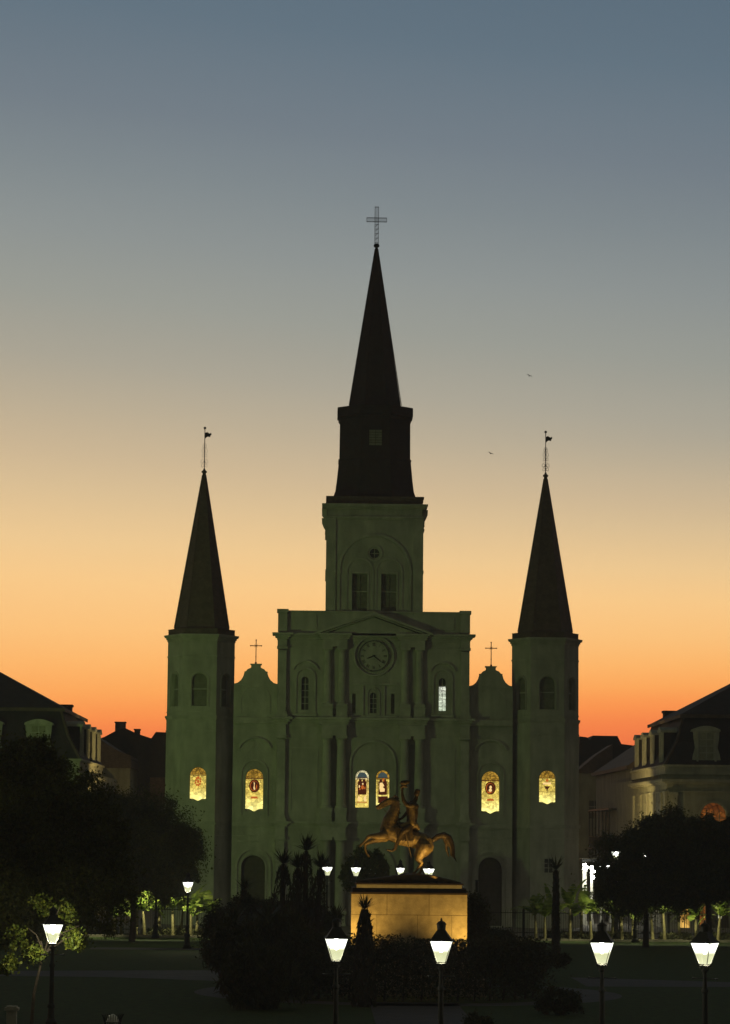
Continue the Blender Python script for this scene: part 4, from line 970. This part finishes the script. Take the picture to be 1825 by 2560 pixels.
tail = blob('tail', [
    [(q(1050, 1055), .10), (q(1110, 1010), .13), (q(1180, 990), .14), (q(1240, 1020), .14), (q(1275, 1090), .12), (q(1290, 1170), .09), (q(1300, 1240), .055), (q(1335, 1300), .02)],
    [(q(1180, 1000, .05), .1), (q(1215, 1080, .05), .09), (q(1215, 1160, .05), .06), (q(1245, 1240, .05), .03)],
    [(q(1230, 1040, -.06), .1), (q(1270, 1150, -.06), .07), (q(1270, 1220, -.06), .05), (q(1310, 1255, -.06), .02)]], 'bronze_shade', horse, .024)
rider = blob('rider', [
    [(q(800, 890), .24), (q(805, 820), .24), (q(812, 740), .26), (q(808, 680), .275), (q(808, 650), .22)],       # torso
    [(q(808, 648, -.22), .13), (q(808, 648, .22), .13)], [(q(850, 660, -.1), .14), (q(770, 660, .1), .14)],
    [(q(815, 640), .13), (q(838, 595), .105), (q(855, 560), .09)],                                              # neck
    [(q(800, 655, -.22), .11), (q(745, 645, -.26), .10), (q(705, 590, -.26), .085), (q(690, 520, -.24), .065), (q(688, 470, -.22), .05)],   # raised arm
    [(q(800, 660, .2), .09), (q(745, 740, .26), .075), (q(690, 800, .2), .06), (q(640, 825, .1), .05)],        # rein arm
    [(q(795, 880, -.16), .17), (q(740, 930, -.33), .15), (q(690, 965, -.37), .12), (q(655, 1030, -.38), .09), (q(630, 1100, -.38), .075), (q(610, 1160, -.38), .065), (q(575, 1180, -.38), .055), (q(520, 1168, -.38), .035)],
    [(q(795, 880, .16), .17), (q(740, 930, .33), .15), (q(690, 965, .37), .12), (q(655, 1030, .38), .09), (q(630, 1100, .38), .075), (q(610, 1160, .38), .065), (q(575, 1180, .38), .055), (q(520, 1168, .38), .035)],
    [(q(690, 470, -.22), .03), (q(676, 448, -.25), .02)], [(q(690, 462, -.22), .03), (q(688, 440, -.23), .018)], [(q(694, 462, -.20), .03), (q(700, 440, -.2), .018)], [(q(698, 470, -.2), .028), (q(710, 452, -.18), .016)], [(q(684, 478, -.2), .028), (q(668, 470, -.17), .017)],
    [(q(846, 520), .035), (q(832, 524), .022), (q(838, 534), .018)],                                            # nose
], 'bronze_shade', st, .02, extra=[(q(862, 508), .125, .11, .15, .15), (q(870, 478), .125, .12, .09, 0), (q(850, 545), .05, .05, .05, 0)])
hat = blob('bicorne_hat', [[(q(665, 395, -.22), .03), (q(690, 385, -.22), .10), (q(720, 385, -.22), .11), (q(750, 378, -.22), .09), (q(775, 372, -.22), .03)], [(q(672, 440, -.22), .05), (q(700, 420, -.22), .08), (q(735, 430, -.22), .06)]], 'bronze_shade', rider, .02)
coat = blob('coat_tails', [[(q(800, 880, y_), .14), (q(850, 880, y_*1.2), .12), (q(885, 920, y_*1.3), .06)] for y_ in (-.15, .15)]+[[(q(760, 870, y_), .13), (q(690, 890, y_*1.3), .08)] for y_ in (-.2, .2)]+[[(q(806, 690, y_), .13), (q(806, 860, y_*1.1), .15)] for y_ in (-.18, .18)], 'bronze', rider, .02)
saddle = blob('saddle_cloth', [[(q(620+30*k, 905+5*k, y_), .05), (q(640+30*k, 1060, y_*1.02), .04)] for k in range(7) for y_ in (-.36, .36)]+[[(q(640, 880), .14), (q(720, 900), .2), (q(850, 940), .15)]], 'bronze_shade', horse, .028)
sword = MB(); sword.tube([q(725, 950, -.44), q(760, 1090, -.46), q(800, 1255, -.44)], [.028, .024, .014], 6); sword.tube([q(655, 830, -.1), q(560, 790, -.2), q(470, 690, -.12)], .012, 4); sword.tube([q(655, 830, .1), q(560, 790, .2), q(470, 690, .12)], .012, 4)
sword.build('sword_and_reins', 'bronze', rider)
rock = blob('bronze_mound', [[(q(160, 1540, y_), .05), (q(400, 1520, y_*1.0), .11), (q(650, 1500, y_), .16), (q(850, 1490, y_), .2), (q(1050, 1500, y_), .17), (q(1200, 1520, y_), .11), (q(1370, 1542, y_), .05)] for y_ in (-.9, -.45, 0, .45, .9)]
            + [[(q(760, 1480, -.26), .16), (q(850, 1450, -.2), .07)], [(q(700, 1490), .2), (q(820, 1470), .16)]], 'bronze_shade', st, .05)
# flood lights assumed on the mound, half buried in the hedge
for k, (dx, dy, z0, tx, ty, tz, e, sp_) in enumerate(((-2.7, -1.35, 1.3, -1.9, 0, 4.5, 560, 105), (2.7, -1.35, 1.3, 1.9, 0, 4.5, 500, 105), (-1.15, .12, 4.62, -.9, 1.5, 6.9, 130, 84), (1.15, .12, 4.62, .75, 1.5, 6.6, 190, 84))):
    fl = empty('flood_lamp', (PX+dx, PY+dy, z0), ['small ground floodlight aimed at the left end of the pedestal', 'small ground floodlight aimed at the right end of the pedestal', 'small floodlight on the pedestal edge under the horse\'s chest', 'small floodlight on the pedestal edge under the horse\'s hindquarters'][k], 'floodlight', 'assumed floodlights round the pedestal')
    h_ = MB(); h_.lathe(0, 0, [(.07, 0), (.07, .02), (.03, .03), (.06, .06), (.08, .12)], 10)
    if k < 2: h_.tube([(0, 0, -1.3), (0, 0, 0)], .02, 6)
    h_.build('lamp_head', 'iron', fl)
    light('flood_beam', 'SPOT', (0, .0, .16), e, (1, .61, .13) if k < 2 else (1, .64, .20), fl, .06, target=Vector((tx-dx, ty-dy, tz-z0)), spot=sp_, blend=.9)

# ------------------------------------------------------------------ vegetation
def leaves(name, centers, size, m, parent=None, loc=(0, 0, 0), up=.2, aspect=.5, jit=.4):
    """one small folded blade per point"""
    c = np.asarray(centers); n = len(c)
    d = rng.normal(size=(n, 3)); d[:, 2] += up; d /= np.linalg.norm(d, axis=1)[:, None]
    e = np.cross(d, rng.normal(size=(n, 3))); e /= np.linalg.norm(e, axis=1)[:, None]
    s_ = size*(1+jit*rng.uniform(-1, 1, n))[:, None]
    v = np.stack([c-d*s_*.5, c+e*s_*aspect*.5, c+d*s_*.5, c-e*s_*aspect*.5], 1).reshape(-1, 3)
    me = bpy.data.meshes.new(name); me.vertices.add(4*n); me.vertices.foreach_set('co', v.ravel())
    me.loops.add(4*n); me.loops.foreach_set('vertex_index', np.arange(4*n)); me.polygons.add(n)
    me.polygons.foreach_set('loop_start', np.arange(0, 4*n, 4)); me.update(calc_edges=True); me.materials.append(M[m])
    o = bpy.data.objects.new(name, me); COL.objects.link(o)
    if parent: o.parent = parent
    o.location = loc; return o
def clumps(cx, cy, cz, rx, ry, rz, nc, nl, cr_, flat=1.0, hollow=.5):
    """leaf points: clumps scattered near the shell of a lumpy ellipsoid"""
    d = rng.normal(size=(nc, 3)); d /= np.linalg.norm(d, axis=1)[:, None]
    rad = (hollow+(1-hollow)*rng.uniform(0, 1, nc)**.5)*(1+.16*np.sin(d[:, 0]*5+d[:, 2]*4)+.1*rng.normal(size=nc))
    c = d*rad[:, None]*np.array([rx, ry, rz])+np.array([cx, cy, cz])
    r_ = cr_*rng.uniform(.5, 1.4, nc)
    p = np.repeat(c, nl, 0)+rng.normal(size=(nc*nl, 3))*np.repeat(r_, nl)[:, None]*np.array([1, 1, flat])*.5
    return p
def tree(name, x, Y, label, H, crowns, leaf=.2, trunk_r=.3, fork=.45, nc=130, nl=150, m='oak', low=None, lean=0):
    t = empty(name, (x, Y, 0), label, 'tree')
    b = MB(); fk = H*fork
    b.tube([(0, 0, 0), (.05+lean*.4, 0, fk*.5), (lean, .05, fk)], [trunk_r*1.4, trunk_r, trunk_r*.85], 10)
    for (cx, cy, cz, rx, ry, rz) in crowns:
        b.tube([(lean, .05, fk*.95), (lean+(cx-lean)*.45, cy*.4, fk+(cz-fk)*.45), (cx, cy, cz)], [trunk_r*.6, trunk_r*.4, trunk_r*.18], 7)
        for k in range(5):
            a = random.uniform(0, 2*PI); b.tube([(lean+(cx-lean)*.6, cy*.6, fk+(cz-fk)*.6), (cx+rx*.7*math.cos(a), cy+ry*.6*math.sin(a), cz+random.uniform(-.3, .5)*rz)], [trunk_r*.25, .03], 5)
    b.build('trunk', 'bark', t)
    sub = []
    for (cx, cy, cz, rx, ry, rz) in crowns:
        for k in range(9):
            a = random.uniform(0, 2*PI); r_ = random.uniform(.22, .42); zz = random.uniform(-.35, 1) if k % 3 else random.uniform(-.2, .3)
            dx = math.cos(a)*math.sqrt(max(0, 1-zz*zz))
            sub.append((cx+rx*dx*random.uniform(.85, 1.22), cy+ry*.5*math.sin(a), cz+rz*zz*random.uniform(.8, 1.2), rx*r_, ry*r_, rz*r_))
    pts = np.concatenate([clumps(*c, nc=nc, nl=nl, cr_=min(c[3], c[5])*.25) for c in crowns]+[clumps(*c, nc=18, nl=90, cr_=min(c[3], c[5])*.5, hollow=.2) for c in sub])
    for (gu, gv, gr) in ((1540, 2133, .30), (1614, 2139, .28), (1540, 2205, .2), (276, 2108, .12), (1800, 2040, .5), (1460, 2215, .9)):      # natural gaps
        gx, gz = at(gu, gv, Y); pts = pts[(pts[:, 0]+x-gx)**2+(pts[:, 2]-gz)**2*(.25 if gr > .8 else 1) > gr*gr*rng.uniform(.5, 1.3, len(pts))]
    if low is not None: pts = pts[pts[:, 2] > low+.1+.32*np.sin(pts[:, 0]*2.1)+.22*np.sin(pts[:, 0]*5.3+1)+.35*rng.normal(size=len(pts))**2*np.sign(rng.normal(size=len(pts)))]
    leaves('crown', pts, leaf, m, t)
    return t
def px(u, v, Y): x, z = at(u, v, Y); return x, z
# big near tree on the left edge, three crown masses
x, _ = at(-60, 2400, 96)
def cr(u, v, Y, ru, rv, x0, Y0, ry=None):
    cx, cz = at(u, v, Y); k = Y/FPX; return (cx-x0, Y-Y0, cz, ru*k, (ry or ru*k*.9), rv*k)
tree('oak_tree', x, 97, 'huge dark tree filling the left edge, its low boughs lit by a lamp', 7, [cr(-20, 2060, 97, 210, 190, x, 97), cr(120, 2180, 98, 170, 150, x, 97), cr(-40, 2260, 96, 170, 130, x, 97), cr(190, 2080, 99, 100, 90, x, 97), cr(60, 1960, 99, 110, 90, x, 97)], leaf=.13, trunk_r=.35, nc=210, nl=260, low=2.5)
x, _ = at(330, 2360, 173)
tree('oak_tree', x, 173, 'rounded dark tree between the huge left tree and the cathedral, above the banana bed', 8, [cr(330, 2110, 173, 140, 115, x, 173), cr(425, 2173, 173, 60, 95, x, 173), cr(230, 2120, 174, 130, 110, x, 173), cr(285, 2050, 174, 80, 60, x, 173), cr(455, 2110, 173, 35, 40, x, 173)], leaf=.16, trunk_r=.16, fork=.35, nc=200, nl=260, low=2.9)
x, _ = at(1614, 2360, 171)
tree('oak_tree', x, 171, 'broad dark tree in front of the right-hand hall, nearer the cathedral', 8, [cr(1610, 2190, 171, 120, 110, x, 171), cr(1700, 2150, 172, 110, 110, x, 171), cr(1555, 2235, 171, 58, 58, x, 171), cr(1650, 2110, 171, 75, 60, x, 171)], leaf=.16, trunk_r=.15, fork=.35, nc=160, nl=240, low=2.4)
x, _ = at(1770, 2360, 173)
tree('oak_tree', x, 173, 'dark tree at the right edge with orange window light behind its leaves', 8, [cr(1800, 2210, 173, 120, 90, x, 173), cr(1740, 2190, 173, 80, 80, x, 173), cr(1850, 2130, 173, 60, 80, x, 173), cr(1785, 2085, 173, 45, 40, x, 173), cr(1740, 2095, 174, 40, 40, x, 173)], leaf=.16, trunk_r=.16, fork=.33, nc=130, nl=210, low=2.4)
x, _ = at(912, 2300, 197)
tree('small_tree', x, 197, 'small round-headed tree behind the pedestal, between two little lamps', 4, [cr(915, 2165, 197, 46, 40, x, 197), cr(885, 2190, 197, 30, 30, x, 197)], leaf=.16, trunk_r=.1, nc=60, nl=160)

# low boughs round the near left lamp
def bough(name, u, v, Y, ru, rv, label, n=14, parent=None):
    c = cr(u, v, Y, ru, rv, 0, 0); return clumps(c[0], Y, c[2], c[3], .35, c[5], nc=n, nl=70, cr_=.2)
x, _ = at(132, 2333, 88)
bg_ = empty('leafy_bough_sapling', (x+.1, 89.3, 0), 'yellow-green lamplit sapling leaves around the lower left street lamp', 'sapling')
pts = np.concatenate([bough('', 200, 2356, 89.0, 26, 16, '', 9), bough('', 178, 2340, 89.6, 20, 22, '', 5), bough('', 84, 2385, 89.2, 26, 14, '', 8), bough('', 22, 2412, 89, 26, 18, '', 11), bough('', 45, 2345, 89.8, 30, 22, '', 6), bough('', 150, 2275, 89.9, 45, 25, '', 6), bough('', 110, 2265, 90.2, 50, 25, '', 5)])
leaves('crown', pts-np.array([x+.1, 89.3, 0]), .11, 'oakwarm', bg_, aspect=.7)
b = MB(); b.tube([(-.9, .4, 0), (-.8, .3, 1.6), (-.5, .2, 2.9)], [.07, .05, .03], 6)
for tx_, tz_ in ((.9, 3.4), (.6, 3.7), (-.7, 3.2), (-1.3, 2.7), (-1.0, 3.6), (0, 4.3)): b.tube([(-.5, .2, 2.8), ((-.5+tx_)/2, .1, (2.9+tz_)/2+.15), (tx_, 0, tz_)], [.03, .02, .008], 5)
b.build('trunk', 'bark', bg_)

def bush(name, u, v, Y, ru, rv, label, leaf=.12, nc=90, nl=120, cat_='shrub', m='shrub', ry=None, up=.2, aspect=.5):
    cx, cz = at(u, v, Y); k = Y/FPX
    o = empty(name, (cx, Y, 0), label, cat_)
    p = clumps(0, 0, cz, ru*k, ry or ru*k*.8, rv*k, nc, nl, rv*k*.3, hollow=.6)
    p[:, 2] = np.abs(p[:, 2]); leaves('foliage', p, leaf, m, o, up=up, aspect=aspect)
    b = MB()
    for i in range(6): a = i*1.05; b.tube([(.1*math.cos(a), .1*math.sin(a), 0), (ru*k*.5*math.cos(a), ru*k*.4*math.sin(a), cz)], [.05, .015], 5)
    b.build('stem', 'bark', o)
    return o
bush('shrub', 655, 2435, 108, 88, 68, 'large dark shaggy shrub at the lower centre, left of the path', nc=120, nl=110, leaf=.42, aspect=.16, up=1.4)
bush('shrub', 590, 2370, 112, 62, 62, 'loose dark shrub leaning out to the left of the large shaggy shrub', nc=60, nl=80, leaf=.4, aspect=.16, up=1.2)
bush('shrub', 705, 2340, 116, 70, 62, 'dark ragged shrub rising behind the large shaggy shrub', nc=70, nl=90, leaf=.4, aspect=.16, up=1.6)
bush('shrub', 770, 2400, 114, 80, 70, 'dark shrub tucked between the large shaggy shrub and the pedestal', nc=110, nl=160)
bush('shrub', 560, 2330, 125, 55, 60, 'dark shrub left of the tall shaggy palms', nc=70)
bush('shrub', 640, 2300, 150, 110, 55, 'tangled dark shrub in front of the cathedral\'s left side door', nc=110, leaf=.16)
bush('shrub', 760, 2310, 152, 90, 50, 'low dark shrub behind the tall shaggy palms', nc=90, leaf=.16)
bush('shrub', 1240, 2360, 140, 55, 34, 'dark shrub beside the right end of the pedestal, before the side door', nc=120, leaf=.14)
bush('shrub', 1340, 2400, 130, 85, 20, 'low spreading shrub at the foot of the lone slim palm', nc=120, leaf=.14)
bush('shrub', 1195, 2560, 96, 34, 28, 'small dark bush at the bottom edge beside the central path', nc=40, leaf=.09)
bush('shrub', 1400, 2505, 106, 55, 30, 'low dark bush on the lawn in the lower right', nc=60, leaf=.1)
bush('shrub', 1190, 2300, 124, 26, 60, 'narrow dark bush hugging the right end of the pedestal', nc=60, leaf=.12)
# hedge ring in front of the pedestal
hd = empty('hedge', (PX, 113.4, 0), 'dark uneven hedge below the floodlit pedestal', 'hedge')
pp = []
for k in range(70):
    a = R(200+140*k/69); cx = 5.6*math.cos(a); cy = 119.2-113.4+5.6*math.sin(a)
    top = 2.35+.2*math.sin(k*.9)+.12*rng.normal()
    n_ = 520; pp.append(np.stack([cx+rng.normal(size=n_)*.35, cy+rng.normal(size=n_)*.35, rng.uniform(0, 1, n_)**.6*top], 1))
leaves('foliage', np.concatenate(pp), .13, 'shrub', hd)
bb = MB()
for k in range(18):
    a = R(205+130*k/17); cx = 5.6*math.cos(a); cy = 5.8+5.6*math.sin(a); bb.tube([(cx, cy, 0), (cx+.1, cy, 1.6)], [.05, .02], 5)
bb.build('stem', 'bark', hd)

# shaggy palms / yuccas: trunk in a skirt of dead fronds, upright tuft on top
def yucca(name, heads, Y, label, base_r=.5, tuft=.9, cat_='palm', skirt_r=.42, nblade=60):
    xs = [at(u, v, Y) for u, v in heads]; x0 = xs[0][0]
    o = empty(name, (x0, Y, 0), label, cat_); tr_ = MB(); blades = []; sk = []
    for (hx, hz) in xs:
        dx = hx-x0; zt = hz-tuft*.75
        tr_.tube([(dx*.2, 0, 0), (dx*.8, 0, zt*.5), (dx, 0, zt)], [base_r*.5, .16, .09], 10)
        n_ = 900; t_ = rng.uniform(0, 1, n_)
        wdt = skirt_r*(1-t_)**.5*.9+.10; a = rng.uniform(0, 2*PI, n_)
        cx = dx*(.2+.8*t_)+wdt*np.cos(a); cy = wdt*np.sin(a); cz = t_*zt*.97
        sk.append(np.stack([cx, cy, cz], 1))
        for k in range(nblade):
            a = random.uniform(0, 2*PI); e = random.uniform(.25, 1.35); ln = tuft*random.uniform(.7, 1.05)
            d = Vector((math.cos(a)*math.cos(e), math.sin(a)*math.cos(e), math.sin(e))); p0 = Vector((dx, 0, zt))
            blades.append((p0, d, ln, random.uniform(.022, .04)*(tuft/.9)))
    tr_.build('trunk', 'bark', o)
    c = np.concatenate(sk); leaves('skirt', c, .34, 'skirt', o, up=-3, aspect=.22)
    f = MB()
    for p0, d, ln, wd in blades:
        e = d.cross(Vector((0, 0, 1))).normalized()*wd; t_ = Vector((0, 0, -.10*ln))
        f.add([p0-e*.6, p0+e*.6, p0+d*ln*.5+e, p0+d*ln*.5-e, p0+d*ln+t_], [(0, 1, 2, 3), (3, 2, 4)])
    f.build('fronds', 'yucca', o); return o
yucca('shaggy_palm', [(708, 2118)], 140, 'tall shaggy palm with one tuft, left of the clustered palms', skirt_r=.75, tuft=1.1)
yucca('shaggy_palm', [(766, 2085), (745, 2128), (803, 2128)], 139, 'tall shaggy palm cluster with three tufts near the left street-front lamp', skirt_r=.55, tuft=1.1)
yucca('shaggy_palm', [(1390, 2132)], 160, 'lone slim palm trunk before the cathedral\'s right tower', skirt_r=.12, base_r=.5, tuft=1.3, nblade=26)
yucca('yucca_plant', [(912, 2236)], 110, 'small spiky-headed yucca silhouetted against the lit pedestal', skirt_r=.42, tuft=.75, cat_='yucca')
yucca('yucca_plant', [(612, 2190)], 150, 'dark spiky yucca in front of the cathedral\'s left side door', skirt_r=.5, tuft=1.0, cat_='yucca', base_r=.4)

yucca('yucca_plant', [(585, 2262)], 118, 'spiky yucca rising from the left side of the large shaggy shrub', skirt_r=.45, tuft=1.1, cat_='yucca', base_r=.4)
yucca('yucca_plant', [(668, 2250)], 121, 'spiky yucca directly behind the large shaggy shrub, below the tall palms', skirt_r=.5, tuft=1.2, cat_='yucca', base_r=.4)
yucca('yucca_plant', [(840, 2262)], 128, 'spiky yucca just left of the lit pedestal', skirt_r=.4, tuft=1.0, cat_='yucca', base_r=.4)
# birds
for u, v, lab in ((1227, 1134, 'small dark bird gliding right of the central spire'), (1324, 940, 'tiny dark bird high in the sky right of the spire')):
    x_, z_ = at(u, v, 160); bd = empty('bird', (x_, 160, z_), lab, 'bird')
    b = MB(); b.tube([(-.11, 0, -.02), (-.05, 0, 0), (.03, 0, .01), (.08, 0, .015), (.12, 0, .01)], [.008, .022, .026, .016, .005], 6); b.build('body', 'iron', bd)
    for sg in (-1, 1): b = MB(); b.add([(-.02, 0, .01), (.05, 0, .01), (.02, sg*.12, .06), (-.03, sg*.2, .03), (-.05, sg*.11, .04)], [(0, 1, 2, 3, 4)]); b.build('wing', 'iron', bd)
    bd.rotation_euler = (R(25), R(-8), R(55))

# banana plants
def banana(x, Y, h, label, group, seed):
    random.seed(seed)
    o = empty('banana_plant', (x, Y, .0), label, 'banana plant', group)
    s_ = MB(); ln = random.uniform(-.15, .15); s_.tube([(0, 0, 0), (ln*.5, 0, h*.35), (ln, 0, h*.62)], [.11, .09, .06], 9); s_.build('stem', 'stem', o)
    f = MB()
    for k in range(random.randint(10, 12)):
        a = random.uniform(0, 2*PI); el_ = random.uniform(.6, 1.45); L_ = random.uniform(1.1, 2.0)*h/2.4; drop = random.uniform(.9, 2.4)
        p = Vector((ln, 0, h*.6)); d = Vector((math.cos(a)*math.cos(el_), math.sin(a)*math.cos(el_), math.sin(el_))); n_ = 9; prev = None
        side = Vector((-math.sin(a), math.cos(a), 0))
        for i in range(n_+1):
            t_ = i/n_; wdt = (.02 if t_ < .14 else .32*math.sin(PI*min(1, (t_-.1)/.92))**.6+.01)
            sag = Vector((0, 0, -.10*wdt)); c = p.copy()
            cur = (c+side*wdt+sag, c, c-side*wdt+sag)
            if prev:
                g_ = random.uniform(.0, .55) if t_ > .25 else 0
                l0, c0, r0 = prev; l1, c1, r1 = cur
                f.add([l0.lerp(l1, g_), c0, c1, l1], [(0, 1, 2, 3)]); f.add([c0, r0.lerp(r1, g_), r1, c1], [(0, 1, 2, 3)])
            prev = cur; p = p+d*(L_/n_); d = (d+Vector((0, 0, -drop/n_))).normalized()
    f.build('leaves', 'banana', o); return o
ORD = ['first', 'second', 'third', 'fourth', 'fifth', 'sixth', 'seventh', 'eighth', 'ninth', 'tenth', 'eleventh', 'twelfth', 'thirteenth', 'fourteenth']
LB = [(285, 181.5, 2.5), (303, 184, 2.7), (340, 183, 2.8), (362, 181.3, 2.6), (398, 184.5, 2.4), (433, 182, 2.8), (452, 184.5, 2.5), (478, 181.8, 2.7), (492, 184, 2.5), (525, 183, 2.3)]
for i, (u, Y, h) in enumerate(LB):
    banana(at(u, 2330, Y)[0], Y, h, 'lamplit banana plant, %s from the left in the bed left of the cathedral' % ORD[i], 'banana plants in the left bed', 40+i)
RB = [(1340, 183, 2.5), (1362, 181.8, 2.3), (1385, 184, 2.6), (1425, 182, 3.2), (1452, 184, 2.9), (1478, 182, 2.7), (1530, 184, 2.6), (1556, 182, 2.8), (1583, 183, 2.5), (1632, 184.5, 2.7), (1662, 182, 2.8), (1700, 184, 2.5), (1740, 183, 2.4), (1795, 182, 2.5)]
for i, (u, Y, h) in enumerate(RB):
    banana(at(u, 2330, Y)[0], Y, h, 'banana plant, %s from the left in the bed right of the pedestal' % ORD[i], 'banana plants in the right bed', 80+i)
random.seed(99)
# low planting along the beds
for x0, x1, lab in ((-20, -1.5, 'low leafy planting behind the left kerb'), (12, 30, 'low leafy planting behind the right kerb')):
    n_ = 9000; p = np.stack([rng.uniform(x0, x1, n_), rng.uniform(183, 186.2, n_), rng.uniform(.02, .5, n_)**1.2], 1)
    p = p[(np.sin(p[:, 0]*1.7)+np.sin(p[:, 0]*.73+1)) > -.6]
    tag(leaves('bed_planting', p, .2, 'shrub'), lab, 'ground cover', kind='stuff')
# iron fence at the back of the square
for x0, x1, lab in ((-34, .6, 'black iron picket fence behind the left banana bed'), (7.2, 40, 'black iron picket fence behind the right banana bed')):
    fc = empty('iron_fence', (x0, 186.8, 0), lab, 'fence')
    nb = int((x1-x0)/3.2)
    for k in range(nb):
        a = k*3.2; f = MB(); f.box(a, a+3.2, -.02, .02, .25, .30); f.box(a, a+3.2, -.02, .02, 1.55, 1.60)
        for j_ in range(20): xx = a+.08+j_*.16; f.box(xx-.011, xx+.011, -.011, .011, .05, 1.78)
        f.build('fence_panel', 'iron', fc)
        MB().box(a-.06, a+.06, -.06, .06, 0, 1.9).ball((a, 0, 1.96), .07).build('fence_post', 'iron', fc)

# ------------------------------------------------------------------ small things near the bottom edge
x, z = at(282, 2530, 83)
bn = empty('litter_bin', (x, 83, 0), 'slatted dark litter bin with flared rim at the bottom left', 'litter bin')
s_ = MB()
for k in range(26):
    a = 2*PI*k/26; c, s = math.cos(a), math.sin(a)
    s_.tube([(.21*c, .21*s, .1), (.23*c, .23*s, 1.05), (.27*c, .27*s, 1.25), (.33*c, .33*s, 1.36)], .012, 4)
s_.build('slats', 'iron', bn)
r_ = MB()
for z_, rr in ((.12, .22), (.7, .235), (1.12, .25)): r_.tube([(rr*math.cos(2*PI*k/24), rr*math.sin(2*PI*k/24), z_) for k in range(25)], .016, 5)
r_.lathe(0, 0, [(.19, .05), (.2, .1), (.2, .98), (.17, 1.0)], 18); r_.build('hoops_and_liner', 'iron', bn)
b = MB(); b.lathe(0, 0, [(.17, 1.0), (.2, 1.12), (.12, 1.3), (.03, 1.36)], 10); b.build('white_bag', 'white', bn)
x, z = at(30, 2515, 82)
gp = empty('gate_post', (x, 82, 0), 'pale concrete post with square cap in the bottom left corner', 'post')
MB().box(-.14, .14, -.14, .14, 0, z-.12).build('shaft', 'concrete', gp); MB().box(-.2, .2, -.2, .2, z-.12, z-.04).box(-.15, .15, -.15, .15, z-.04, z).build('cap', 'concrete', gp)

# ------------------------------------------------------------------ thin air volume added to lift the blacks and halo the lamps
hz = MB().box(-90, 110, -3, 330, -1, 62).build('haze_fill', 'white'); hz['kind'] = 'stuff'
hm = bpy.data.materials.new('black_lift_air'); hm.use_nodes = True; n = hm.node_tree.nodes; n.remove(n['Principled BSDF'])
pv = n.new('ShaderNodeVolumePrincipled'); pv.inputs['Color'].default_value = (.85, .88, .9, 1); pv.inputs['Density'].default_value = .0005; pv.inputs['Anisotropy'].default_value = .35
hm.node_tree.links.new(pv.outputs[0], n['Material Output'].inputs['Volume']); hz.data.materials.clear(); hz.data.materials.append(hm)
